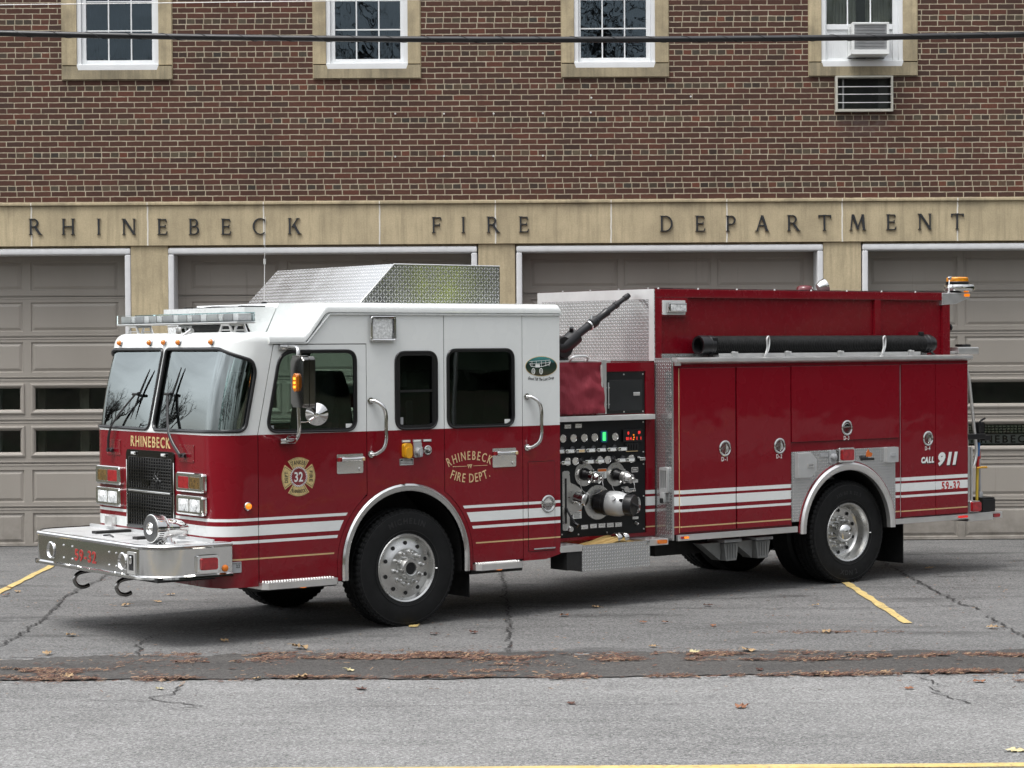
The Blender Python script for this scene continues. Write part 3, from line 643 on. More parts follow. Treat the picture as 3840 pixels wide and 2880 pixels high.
# garage doors
SEC = [-.05, .456, 1.022, 1.568, 2.11, 2.64, 3.155, 3.70]
PAN = [(-.0, .386), (.527, .939), None, None, (2.189, 2.574), (2.710, 3.082), (3.236, 3.60)]
DC = [[-7.08-1.221+.002, -7.08, -5.857], [-3.80, -2.58, -1.36], [.54, 1.735, 2.932], [4.90, 6.115, 7.33]]
for (d0, d1), cols in zip(DOORS, DC):
    bm = B()
    for k in range(7):
        z0, z1 = SEC[k]+.004, SEC[k+1]-.004; hs_ = []
        for c in cols:
            c1 = min(c+1.12, d1-.03); c0 = max(c, d0+.03)
            if PAN[k]: hs_.append(rect(c0, c1, PAN[k][0], PAN[k][1]))
            else: hs_.append(rect(c0+.03, c1-.03, z0+.125, z1-.105))
        prism(bm, rect(d0-.03, d1+.03, z0, z1), XZ(.36), -.04, 0, holes=hs_)
        # narrow ribs along the section joints
        for zz in (z0+.018, z1-.018): box(bm, d0-.03, d1+.03, .3545, .3595, zz-.006, zz+.006, .002)
        if PAN[k]:
            for h in hs_:
                (x0, a0), _, (x1, a1), _ = h
                R = [[(x0, .36, a0), (x1, .36, a0), (x1, .36, a1), (x0, .36, a1)]]
                for ins, y in ((.006, .374), (.018, .376), (.052, .3635)): R.append([(x0+ins, y, a0+ins), (x1-ins, y, a0+ins), (x1-ins, y, a1-ins), (x0+ins, y, a1-ins)])
                V = [[bm.verts.new(p) for p in r] for r in R]
                for A, Bc in zip(V, V[1:]):
                    for j in range(4): bm.faces.new((A[j], A[(j+1) % 4], Bc[(j+1) % 4], Bc[j]))
                bm.faces.new(V[-1])
    GD = build('garage_door', bm, MAT['door'], FS, 20, recalc=False)
    for k in (2, 3):
        z0, z1 = SEC[k]+.004, SEC[k+1]-.004
        for c in cols:
            c0, c1 = max(c, d0+.03)+.03, min(c+1.12, d1-.03)-.03; a0, a1 = z0+.125, z1-.105
            bm = B(); R = []
            for ins, y in ((-.045, .3598), (-.04, .345), (-.022, .340), (-.004, .348), (.016, .372)): R.append([(c0+ins, y, a0+ins), (c1-ins, y, a0+ins), (c1-ins, y, a1-ins), (c0+ins, y, a1-ins)])
            skin_rings(bm, R, cap=False); fr_ = build('window_frame', bm, MAT['door'], GD, 20, recalc=True)
            bm = B(); box(bm, c0, c1, .374, .380, a0, a1); build('pane', bm, MAT['gglass'], GD)
    bm = B(); box(bm, d0-.03, d1+.03, .362, .40, -.085, -.046); box(bm, d0-.02, d1+.02, .353, .3595, -.06, -.035); build('seal', bm, MAT['seal'], GD)
    # white frame: jambs and head, rounded nose
    bm = B(); e = .076
    for a, b in ((d0-e, d0), (d1, d1+e)): box(bm, a, b, -.018, .352, -.06, 3.672, .018)
    box(bm, d0-e, d1+e, -.020, .352, 3.6725, 3.755, .022); build('door_frame', bm, MAT['trim'], FS)
    bm = B(); box(bm, d0-e, d1+e, .03, .352, 3.756, 3.7805); build('frame_filler', bm, MAT['stone2'], FS)
# what shows dimly through the bay windows
MAT['gear'] = simple('pale_canvas', (.55, .50, .40), .9, var=.15)
GR_ = tag(empty('gear_rack', (-6.2, .9, -.05)), 'pale turnout gear hanging on a rack behind the leftmost garage door windows', 'gear rack')
for k in range(13):
    x = -8.0+k*.27+rnd.uniform(-.06, .06); w_ = rnd.uniform(.05, .13)
    if k in (4, 9): continue
    bm = B(); q_ = .62+rnd.uniform(0, .25); box(bm, x+6.2, x+w_+6.2, q_-.9, q_-.8, 1.0+rnd.uniform(-.1, .1), 2.12, .02); build('coat', bm, MAT['gear'] if k % 3 else MAT['greyplastic'], GR_)
bm = B(); box(bm, -2.1, 1.7, -.28, -.24, 2.13, 2.17); build('rail', bm, MAT['alu'], GR_)
PE = tag(empty('parked_engine', (6.65, .75, -.05)), 'dark front of another engine lettered in silver behind the rightmost garage door', 'fire engine')
bm = B(); box(bm, -1.2, 1.2, .05, 4, .6, 2.6, .05); build('body', bm, MAT['dark'], PE)
bm = B(); prism(bm, rect(-.62, .62, 1.225, 1.345), lambda u, v, w: (u, .049-w, v), 0, .012); build('lettered_band', bm, MAT['alu_matte'], PE)
bm = B(); flat_text(bm, 'RHINEBECK', .095, lambda u, v, w: (u, .036-w, 1.285+v), 0, .004, bold=.02, track=.12, fit=.98); build('lettering', bm, MAT['black'], PE)
bm = B()
for k in range(24):
    for j in range(3): box(bm, -.60+k*.05, -.565+k*.05, .03, .049, 1.37+j*.035, 1.39+j*.035)
build('grille', bm, MAT['chrome'], PE)
# ------------------------------------------------------------------ air conditioner, vent, cables
AC = tag(empty('air_conditioner', (4.757, -.12, 6.105)), 'white window air conditioner with grey rear grille in the rightmost upper window', 'air conditioner')
o = Vector((4.757, -.12, 6.105))
def rel(bm):
    for v in bm.verts: v.co -= o
    return bm
bm = B(); prism(bm, rect(4.575, 5.03, 6.13, 6.505), XZ(.06), 0, .36, holes=[rect(4.600, 5.005, 6.172, 6.485)])
for side in (4.572, 5.0325): box(bm, side-.003, side+.0025, -.30, .06, 6.13, 6.505)
for k in range(15): box(bm, 4.5675, 4.5695, -.20, -.10, 6.18+k*.021, 6.188+k*.021)
box(bm, 4.56, 5.035, -.302, .06, 6.112, 6.1295, .004); box(bm, 4.57, 5.035, -.302, .06, 6.4885, 6.512, .006)
build('casing', rel(bm), MAT['white_metal'], AC)
bm = B(); box(bm, 4.6, 5.005, -.27, -.26, 6.172, 6.485)
for k in range(17): box(bm, 4.6, 5.005, -.29, -.2705, 6.178+k*.0181, 6.186+k*.0181)
for x in (4.62, 4.985): box(bm, x-.004, x+.004, -.292, -.2905, 6.172, 6.485)
build('grille', rel(bm), MAT['greyplastic'], AC)
bm = B()
for k in range(12): box(bm, 4.566, 4.568, -.21, -.17, 6.19+k*.024, 6.202+k*.024)
build('side_louvres', rel(bm), MAT['greyplastic'], AC)
VN = tag(empty('wall_vent', (4.76, -.05, 5.42)), 'open metal wall air conditioner sleeve with three bars below the window unit', 'wall vent'); o = Vector((4.76, -.05, 5.42))
bm = B()
for x0, x1, z0, z1 in ((4.396, 4.425, 5.42, 5.872), (5.10, 5.126, 5.42, 5.872), (4.4255, 5.0995, 5.42, 5.452), (4.4255, 5.0995, 5.85, 5.872)): box(bm, x0, x1, -.07, .3, z0, z1, .003)
build('sleeve', rel(bm), simple('cream_sleeve_metal', (.50, .49, .43), .5, .2), VN)
bm = B()
for z in (5.535, 5.64, 5.735): box(bm, 4.426, 5.099, -.06, -.045, z-.005, z+.005)
build('bar', rel(bm), MAT['alu_matte'], VN)
bm = B(); box(bm, 4.426, 5.099, .1, .28, 5.452, 5.85)
for k in range(30): box(bm, 4.53+k*.0145, 4.534+k*.0145, .07, .0995, 5.46, 5.84)
build('coil', rel(bm), simple('dark_coil', (.03, .035, .033), .6), VN)
bm = B(); box(bm, 4.5, 4.52, .04, .07, 5.455, 5.845); build('bracket', rel(bm), MAT['greyplastic'], VN)
def cab_z(x): return 4.953+.0027*(x-1.35)**2
bm = B(); tube(bm, [(x*.8, -10.2, cab_z(x*.8)) for x in range(-40, 42)], .0245, 12)
n = 3200; tube(bm, [(-16+32*i/n, -10.2+.0262*cos(2*pi*(-16+32*i/n)/.30), cab_z(-16+32*i/n)+.0262*sin(2*pi*(-16+32*i/n)/.30)) for i in range(n+1)], .0022, 4)
tag(build('overhead_cable', bm, simple('black_cable', (.006, .0065, .008), .35, var=.1)), 'thick black lashed cable crossing in front of the upper windows', 'cable')
bm = B(); tube(bm, [(x*.8, -10.2, 5.287+.0092*x*.8+.0003*(x*.8)**2) for x in range(-40, 42)], .003, 6)
tag(build('overhead_wire', bm, MAT['alu_matte']), 'thin single wire above the thick black cable', 'wire')
# ------------------------------------------------------------------ the fire engine (x rearwards, y away from the kerb side seen, z up)
TX, TY, TH = -.78453, -8.56155, .634728
FE = tag(empty('fire_engine', (TX, TY, 0), TH), 'maroon and white fire engine with raised cab roof parked across the station forecourt', 'fire engine')
W = 2.36; X0 = -1.84; R0 = .25; XS = -1.455; L1 = .135; LA = R0*pi/2; LF = W-2*R0; LT_ = 2*L1+2*LA+LF
SIDE = lambda y: (lambda u, v, w: (u, y-w, v))
FRONT = lambda x: (lambda u, v, w: (x-w, u, v))
FTEXT = lambda x, yc, zc: (lambda u, v, w: (x-w, yc-u, zc+v))
STEXT = lambda y, xc, zc: (lambda u, v, w: (xc+u, y-w, zc+v))
def part(name, bm, mat, parent=None, smooth=40): return build(name, bm, MAT[mat] if isinstance(mat, str) else mat, parent or FE, smooth)
def shear(z): return .21*max(0, z-1.76)
def plan(s, d):
    if s < L1: return (XS-s, d)
    s -= L1
    if s < LA: a = s/R0; R = R0-d; return (X0+R0-R*sin(a), R0-R*cos(a))
    s -= LA
    if s < LF: return (X0+d, R0+s)
    s -= LF
    if s < LA: a = s/R0; R = R0-d; return (X0+R0-R*cos(a), W-R0+R*sin(a))
    return (X0+R0+(s-LA), W-d)
def cabmap(s, v, w=0.0):
    t = max(0, (v-2.53)/.09)*pi/2; d = .085*(1-cos(t))-w; z = v if v <= 2.53 else 2.53+.09*sin(t)
    x, y = plan(s, d); return (x+shear(z), y, z)
SC = LT_/2
def pane(out=0.0):
    L_ = rpoly([(.125, 1.785), (SC-.036, 1.775), (SC-.030, 2.477), (.50, 2.477), (.17, 2.375), (.125, 2.28)], [.07, .075, .05, .14, .10, .16], 8)
    if out: L_ = offset_poly(L_, out)
    return L_, [(LT_-p[0], p[1]) for p in L_][::-1]
def mapped(bm, outline, holes, w0, w1, bulge=None):
    t = B(); prism(t, outline, ident, w0, w1, holes)
    cuts_u = [L1+LA*i/10 for i in range(11)]+[LT_-L1-LA*i/10 for i in range(11)]; cuts_v = [2.53+.09*i/6 for i in range(6)]+[1.76]
    for u in cuts_u: bmesh.ops.bisect_plane(t, geom=t.verts[:]+t.edges[:]+t.faces[:], plane_co=(u, 0, 0), plane_no=(1, 0, 0))
    for v in cuts_v: bmesh.ops.bisect_plane(t, geom=t.verts[:]+t.edges[:]+t.faces[:], plane_co=(0, v, 0), plane_no=(0, 1, 0))
    if bulge:
        us = [p[0] for p in outline]; vs2 = [p[1] for p in outline]; uc, uh, vc, vh = (min(us)+max(us))/2, (max(us)-min(us))/2, (min(vs2)+max(vs2))/2, (max(vs2)-min(vs2))/2
        for i in range(1, 26): bmesh.ops.bisect_plane(t, geom=t.verts[:]+t.edges[:]+t.faces[:], plane_co=(uc+uh*(i/13-1), 0, 0), plane_no=(1, 0, 0))
        for i in range(1, 16): bmesh.ops.bisect_plane(t, geom=t.verts[:]+t.edges[:]+t.faces[:], plane_co=(0, vc+vh*(i/8-1), 0), plane_no=(0, 1, 0))
        for v in t.verts: v.co.z += bulge*max(0, 1-((v.co.x-uc)/uh)**2)*max(0, 1-((v.co.y-vc)/vh)**2)
    merge(bm, t, cabmap)
pa, pb = pane()
bm = B(); mapped(bm, rect(0, LT_, .47, 2.62), [pa, pb], -.03, 0); CF = part('cab_front', bm, 'cab', smooth=50)
for P in (pa, pb):
    bm = B(); q = offset_poly(P, .004); mapped(bm, q, [], -.022, -.016, .024); part('windscreen', bm, 'wglass', smooth=50)
    bm = B(); path = []
    for a, b in zip(P, P[1:]+P[:1]):
        n = max(1, int(hypot(b[0]-a[0], b[1]-a[1])/.04))
        path += [cabmap(a[0]+(b[0]-a[0])*i/n, a[1]+(b[1]-a[1])*i/n, .002) for i in range(n)]
    tube(bm, path, .0155, 8, closed=True); part('windscreen_gasket', bm, 'black')
# ---- side panels
AC_ = (.055, .594)
def arc_up(r, a0, a1, n=24, c=AC_): return arcpts(c[0], c[1], r, a0, a1, n)
aR = math.degrees(math.acos(.413/.722)); aL = 180-math.degrees(math.acos(.408/.722))
outl = [(-1.281, 2.53), (-.94, 2.53), (-.757, 2.785), (1.787, 2.785), (1.787, .55), (1.62, .51), (1.355, .51), (1.355, 2.772), (.468, 2.772)] + arc_up(.722, aR, aL) + [(-.353, 2.516), (-1.279, 2.516)]
w2 = rrect(-.053, .392, 1.758, 2.44, .10)
bm = B(); prism(bm, outl, SIDE(0), -.035, 0, [w2]); part('cab_side', bm, 'cab')
bm = B(); prism(bm, [(-.667, .465)]+[(-.667, .594)]+arc_up(.722, 180, 0, 40)+[(.777, .465), (.71, .465)]+arc_up(.655, 0, 180, 40)+[(-.60, .465)], SIDE(0), -.035, 0); part('wheel_arch_panel', bm, 'cab')
w1 = rpoly([(-1.375, 1.768), (-.466, 1.762), (-.466, 2.457), (-1.232, 2.457)], [.10, .10, .10, .17], 8)
bm = B(); a1 = math.degrees(math.atan2(1.09-.594, -.476-.055))
d1 = [(-1.447, .50), (-.672, .50)] + [(-.672, .594)] + arc_up(.727, 180, a1, 14) + [(-.361, 1.205), (-.361, 2.508), (-1.290, 2.508), (-1.447, 1.76)]
prism(bm, d1, SIDE(0), -.035, .0015, [w1]); D1 = part('cab_door', bm, 'cab')
w3 = rrect(.506, 1.250, 1.757, 2.458, .095, 8)
d2p = [(.476, 2.768), (.476, 1.192)] + arc_up(.727, math.degrees(math.acos(.421/.727)), 0, 14) + [(.783, .53), (1.347, .53), (1.347, 2.768)]
bm = B(); prism(bm, d2p, SIDE(0), -.035, .0015, [w3]); D2 = part('rear_cab_door', bm, 'cab')
for P, q in ((d1, D1), (d2p, D2)):
    bm = B(); tube(bm, [(p[0], .014, p[1]) for p in offset_poly(P, .004)], .009, 6, True); part('door_seal', bm, 'dark', q)
for P, nm, par, gl, gw in ((w1, 'door_window', D1, 'sglass', .030), (w2, 'window', FE, 'dglass', .045), (w3, 'door_window', D2, 'dglass', .030)):
    bm = B(); prism(bm, offset_poly(P, .006), SIDE(0), -.024, -.018); part(nm, bm, gl, par)
    bm = B(); prism(bm, offset_poly(P, .007), SIDE(0), -.012, .007, [offset_poly(P, -gw*.75)]); tube(bm, [(p[0], -.006, p[1]) for p in P], .010, 8, True); part('window_gasket', bm, 'black', par)
bm = B(); box(bm, -.05, .39, -.004, .012, 2.083, 2.103); box(bm, -.018, -.004, -.004, .012, 1.80, 2.40); box(bm, .343, .357, -.004, .012, 1.80, 2.40); part('window_bar', bm, 'black')
# stickers on the glass
for x, z, w_, h_ in ((-.53, 1.80, .062, .042), (1.19, 1.797, .062, .042), (-1.32, 1.80, .07, .05), (.0, 1.83, .08, .065)):
    bm = B(); prism(bm, rect(x-w_/2, x+w_/2, z-h_/2, z+h_/2), SIDE(0), -.0175, -.0165); part('window_sticker', bm, 'greyplastic' if x < -1 or x == 0 else 'whitevinyl')
# far side and rear wall of the cab
fw1 = [(p[0], p[1]) for p in w1]; fo = [(-1.455, .47), (1.787, .47), (1.787, 2.80), (-.757, 2.80), (-.94, 2.55), (-1.28, 2.55), (-1.447, 1.76)]
bm = B(); prism(bm, fo, SIDE(W), 0, .035, [w1, w2, w3]); part('far_cab_side', bm, 'cab')
for P in (w1, w2, w3):
    bm = B(); prism(bm, offset_poly(P, .006), SIDE(W), .015, .02); part('far_window', bm, 'sglass')
bm = B(); box(bm, 1.752, 1.787, .036, W-.036, .55, 2.80); part('cab_rear_wall', bm, 'cab')
bm = B(); box(bm, -1.75, -.66, .06, W-.06, .80, .86); box(bm, .78, 1.75, .06, W-.06, .80, .86); box(bm, -.62, .75, .66, W-.66, .87, 1.62); box(bm, -.2, 1.74, .06, W-.06, 2.60, 2.64); part('cab_floor', bm, 'interior')
bm = B(); t = smooth_path([(-1.62, .0, 1.55), (-1.60, .0, 1.80), (-1.45, .0, 1.86), (-1.28, .0, 1.80), (-1.22, .0, 1.5)], 5)
prism(bm, [(p.x, p.z) for p in t], SIDE(.10), -(W-.2), 0); box(bm, -1.56, -1.36, 1.0, 1.45, 1.80, 1.97, .04); part('dashboard', bm, 'dash')
bm = B(); box(bm, -1.45, -1.40, .88, 1.02, 1.94, 2.03, .01); part('dash_beacon', bm, simple('blue_lens', (.03, .16, .4), .15, coat=.6))
def seat(x, y, flip=1):
    bm = B(); box(bm, x-.22, x+.25, y-.25, y+.25, 1.30, 1.45, .05)
    pr = rpoly([(x+.14, 1.45), (x+.30, 1.45), (x+.40, 2.12), (x+.37, 2.26), (x+.30, 2.26), (x+.24, 2.1)], .06, 4)
    prism(bm, [(p[0] if flip > 0 else 2*x-p[0], p[1]) for p in pr], SIDE(y-.22), -.44, 0, bev=.0); part('seat', bm, 'seat')
seat(-.88, .52); seat(-.88, 1.84); seat(.75, .5, -1); seat(.75, 1.86, -1); seat(1.3, .6); seat(1.3, 1.2); seat(1.3, 1.8)
bm = B(); c = Vector((-1.30, .52, 1.86)); ax = Vector((.75, 0, .66)); tube(bm, ring_pts(c, ax, .22, 28), .014, 8, True)
for p in ring_pts(c, ax, .21, 3): cyl(bm, c-ax*.03, p, .012, .01, 8)
cyl(bm, c-ax*.25, c, .03, .04, 12); part('steering_wheel', bm, 'black')
bm = B(); tube(bm, smooth_path([(-1.30, .10, 2.35), (-1.36, .12, 2.1), (-1.48, .14, 1.9)], 5), .02, 8); part('grab_strap', bm, 'black')
# red/white/orange kit seen through the narrow window
for x, y, z0, z1, mt in ((.10, .30, 1.86, 2.08, 'redvinyl'), (.13, .28, 1.95, 2.0, 'whitevinyl'), (.33, .32, 1.78, 2.0, 'whitevinyl'), (.20, .34, 2.13, 2.24, 'redvinyl'), (.27, .33, 2.12, 2.26, 'whitevinyl')):
    bm = B(); box(bm, x-.03, x+.03, y, y+.05, z0, z1, .012); part('stowed_strap', bm, mt)
# ---- roof
RX = [(-1.34, 2.530), (-1.0, 2.530), (-.985, 2.537), (-.955, 2.565), (-.80, 2.755), (-.775, 2.778), (-.750, 2.786), (1.775, 2.786), (1.797, 2.77)]
pf = [(-.020, 0), (-.020, .034), (-.012, .055), (.012, .075), (.05, .086), (.12, .090)]
bm = B(); rings = []
for i, (x, z0) in enumerate(RX):
    k = .75 if i == len(RX)-1 else 1
    rings.append([Vector((x-(q[1]*.0), q[0], z0+q[1]*k)) for q in pf]+[Vector((x, W-q[0], z0+q[1]*k)) for q in pf[::-1]])
skin_rings(bm, rings); part('cab_roof', bm, 'white', smooth=32)
bm = B(); tr = [(-1.34, 2.524), (-.965, 2.524), (-.735, 2.772), (1.79, 2.772)]
for a, b in zip(tr, tr[1:]):
    tube(bm, [(a[0], -.006, a[1]), (b[0], -.006, b[1])], .011, 6)
part('roof_trim', bm, 'white')
top = [cabmap(LT_*i/90, 2.62) for i in range(91)]
bm = B(); prism(bm, [(p[0], p[1]) for p in top]+[(-.8, W-.085), (-.8, .085)], ident, 2.585, 2.6195); part('front_roof', bm, 'white')
# air conditioning module in the middle of the roof
bm = B(); sp = [(-1.31, 2.62), (-1.10, 2.62), (-.985, 2.838), (-1.31, 2.838)]
prism(bm, [(-1.31, 2.725), (-1.15, 2.725), (-1.15, 2.621), (-1.10, 2.621), (-.99, 2.838), (-1.31, 2.838)], SIDE(.45), -1.46, 0)
for y in (.45, 1.89): prism(bm, [(-1.24, 2.621), (-1.15, 2.621), (-1.15, 2.7245), (-1.29, 2.7245)], SIDE(y), -.02, 0)
part('roof_module', bm, 'white')
bm = B(); prism(bm, [(-1.085, 2.621), (-.80, 2.621), (-.80, 2.872), (-.965, 2.872)], SIDE(.452), -1.456, 0); part('roof_fairing', bm, 'white')
bm = B(); box(bm, -1.22, -1.151, .475, 1.885, 2.625, 2.72); box(bm, -1.26, -1.20, .8, 1.5, 2.63, 2.70, .02); part('intake', bm, 'dark')
bm = B()
for k in range(14): box(bm, -1.26+rnd.uniform(-.03, .05), -1.0, .62+k*.075, .68+k*.075, 2.8385, 2.846+rnd.uniform(0, .008))
part('roof_vent_slats', bm, 'black')
# tread plate box on the roof
pl = [(-.30, 2.874), (.062, 3.222), (1.235, 3.222), (1.235, 2.874)]
bm = B(); box(bm, 1.230, 1.235, .18, 2.18, 2.874, 3.222); prism(bm, pl, SIDE(.18), -.006, 0); prism(bm, pl, SIDE(2.18), 0, .006); RB = part('roof_box', bm, 'tread_xz')
bm = B(); t = B(); prism(t, [(-.302, 2.874), (.060, 3.2225), (.064, 3.2185), (-.296, 2.874)], SIDE(.18), -2.0, 0); merge(bm, t)
part('front_panel', bm, 'tread_yz', RB)
bm = B(); box(bm, .064, 1.235, .186, 2.174, 3.218, 3.222); part('top_panel', bm, 'tread_xy', RB)
bm = B(); tube(bm, [(-.30, .181, 2.876), (.062, .181, 3.221), (1.235, .181, 3.221)], .006, 6); part('edging', bm, 'alu', RB)
# antenna
bm = B(); ax_, ay = -.42, 1.62
cyl(bm, (ax_, ay, 2.872), (ax_, ay, 2.91), .028, .028); part('antenna_base', bm, 'black')
bm = B(); cyl(bm, (ax_, ay, 2.9), (ax_+.008, ay, 3.26), .004, .0035, 6); cyl(bm, (ax_+.008, ay, 3.26), (ax_+.009, ay, 3.31), .012, .012, 8); cyl(bm, (ax_+.009, ay, 3.31), (ax_+.02, ay, 3.70), .0028, .0015, 6); part('antenna', bm, 'alu')
# ---- light bar
bm = B(); box(bm, -1.60, -1.42, .08, 2.28, 2.690, 2.708, .006); LB = part('light_bar', bm, 'alu')
bm = B(); prism(bm, rpoly([(-1.605, .06), (-1.415, .06), (-1.415, 2.30), (-1.605, 2.30)], .05, 5), ident, 2.709, 2.786); part('lens', bm, 'lens', LB, 30)
k = 0; y = .10
while y < 2.2:
    w_ = (.10, .16, .09, .20, .11, .14)[k % 6]; bm = B(); box(bm, -1.575, -1.445, y, y+w_-.012, 2.712, 2.776, .006)
    part('lamp_module', bm, ('clear', 'greyplastic', 'alu', 'smoke2')[k % 4] if False else ('module', 'greyplastic', 'clear', 'boxalu')[k % 4], LB); y += w_; k += 1
for y in (.30, 1.99):
    bm = B()
    for dx in (-.075, .065):
        prism(bm, [(y-.12, 2.617), (y-.085, 2.617), (y-.045, 2.69), (y-.07, 2.69)], lambda u, v, w: (-1.51+dx+w, u, v), 0, .012); prism(bm, [(y+.12, 2.617), (y+.085, 2.617), (y+.045, 2.69), (y+.07, 2.69)], lambda u, v, w: (-1.51+dx+w, u, v), 0, .012)
        box(bm, -1.51+dx, -1.50+dx, y-.08, y+.08, 2.632, 2.642)
    box(bm, -1.59, -1.43, y-.07, y+.07, 2.672, 2.689); part('mounting_foot', bm, 'alu', LB)
# spot lamp below the bar, in the middle
bm = B(); prism(bm, rpoly([(1.10, 2.575), (1.25, 2.575), (1.28, 2.685), (1.08, 2.685)], .015, 3), FRONT(-1.585), -.11, .03, bev=.004); box(bm, -1.62, -1.54, 1.02, 1.09, 2.59, 2.67, .01); box(bm, -1.58, -1.5, .99, 1.21, 2.55, 2.585, .01); SL = part('spot_lamp', bm, 'chrome')
bm = B(); prism(bm, rpoly([(1.115, 2.59), (1.235, 2.59), (1.258, 2.668), (1.10, 2.668)], .01, 3), FRONT(-1.616), 0, .006); part('lens', bm, 'clear', SL)
bm = B(); tube(bm, smooth_path([(-1.64, .98, 2.55), (-1.62, .93, 2.60), (-1.60, .85, 2.64)], 4), .022, 8); part('spot_lamp_bracket', bm, 'alu')
# roof marker lamps
for y in (2.035, 1.462, 1.195, .93, .352):
    bm = B(); p = Vector((-1.84+shear(2.535), y, 2.535)); ax = Vector((-1, 0, .1)).normalized()
    lathe(bm, [(.034, -.01), (.034, .004), (.029, .016), (.024, .018)], p, ax, 16); ML = part('marker_lamp', bm, 'chrome')
    bm = B(); lathe(bm, [(.025, .012), (.024, .03), (.014, .042), (.002, .045)], p, ax, 14); part('lens', bm, 'browamber', ML)
# ---- front of the cab
def bezel_front(yc, zc, w_, h_, kinds, flip):
    bm = B(); o_ = rrect(yc-w_/2, yc+w_/2, zc-h_/2, zc+h_/2, .025, 5)
    i0, i1 = yc-w_*.40, yc+w_*.40; hs2 = []
    mid = yc
    for a, b in ((i0, mid-.006), (mid+.006, i1)): hs2.append(rrect(a, b, zc-h_*.33, zc+h_*.33, .012, 3))
    prism(bm, o_, FRONT(X0), 0, .02); prism(bm, offset_poly(o_, -.012), FRONT(X0-.02), 0, .022, hs2); tube(bm, [(X0-.028, p[0], p[1]) for p in offset_poly(o_, -.008)], .012, 8, True)
    BZ = part('lamp_bezel', bm, 'chrome')
    for h, kd in zip(hs2, kinds if not flip else kinds[::-1]):
        bm = B(); prism(bm, offset_poly(h, .002), FRONT(X0-.018), 0, .024, bev=.008); cy = sum(p[0] for p in h)/len(h)
        if kd in ('clear',):
            lathe(bm, [(.050, .0), (.046, .01), (.02, .018), (.002, .02)], (X0-.042, cy, zc), (-1, 0, 0), 16)
        part('lamp_lens', bm, kd, BZ)
for s in (1, -1):
    yc = 1.18+s*.757
    bezel_front(yc, 1.346, .47, .160, ('redlens', 'smoke'), s < 0); bezel_front(yc, 1.154, .47, .160, ('clear', 'clear'), s < 0)
# grille
bm = B(); go = rpoly([(.735, .90), (1.625, .90), (1.625, 1.592), (.735, 1.592)], [.005, .005, .05, .05], 5)
prism(bm, go, FRONT(X0), -.005, .012, [rect(.79, 1.57, .93, 1.205), rect(.79, 1.57, 1.255, 1.525)]); box(bm, X0-.022, X0-.013, .76, 1.60, 1.218, 1.244, .003); GR = part('grille', bm, 'grille')
bm = B(); box(bm, X0-.026, X0-.012, .79, 1.57, 1.224, 1.238, .003)
for y in (.742, 1.612): box(bm, X0-.016, X0-.0125, y-.006, y+.006, .92, 1.5, .002)
part('grille_bar', bm, 'chrome', GR)
bm = B(); hs3 = []
for z0, z1, nr in ((.93, 1.205, 10), (1.255, 1.525, 10)):
    for r in range(nr):
        for c_ in range(17):
            y = .798+c_*.0457+(.0); zz = z0+.006+r*(z1-z0-.006)/nr; hs3.append(rrect(y, y+.035, zz, zz+(z1-z0)/nr*.66, .006, 1))
def grid_mesh(bm):
    for z0, z1, nr in ((.93, 1.205, 10), (1.255, 1.525, 10)):
        for r in range(nr+1):
            zz = z0+r*(z1-z0)/nr; box(bm, X0-.014, X0-.004, .79, 1.57, zz-.0045, zz+.0045, .0015, seg=1)
        for c_ in range(18):
            y = .79+c_*.78/17; box(bm, X0-.0145, X0-.0045, y-.0055, y+.0055, z0, z1, .0015, seg=1)
grid_mesh(bm); part('grille_mesh', bm, 'grille', GR)
bm = B(); box(bm, X0-.004, X0-.0015, .78, 1.58, .92, 1.53); part('grille_backing', bm, 'dark', GR)
for y in (1.462, .905):
    bm = B(); box(bm, X0-.03, X0-.012, y-.042, y+.042, 1.545, 1.575, .006); part('grille_lamp', bm, 'chrome', GR)
    bm = B(); box(bm, X0-.033, X0-.029, y-.028, y+.028, 1.552, 1.568, .002); part('lens', bm, 'clear', GR)
bm = B(); yc = 1.09
for k_, (dy, h_) in enumerate(((.0, .17), (.03, .12), (-.035, .13))):
    pts = smooth_path([(X0-.012, yc+dy-.05, 1.27), (X0-.014, yc+dy-.075, 1.30+h_*.2), (X0-.014, yc+dy-.02, 1.28+h_*.6), (X0-.014, yc+dy-.045, 1.29+h_)], 6); tube(bm, pts, [.010*(1-i/len(pts)*.8) for i in range(len(pts))], 6)
flat_text(bm, 'FFR', .06, FTEXT(X0-.010, 1.24, 1.30), 0, .008, bold=.01); part('grille_emblem', bm, 'grille', GR)
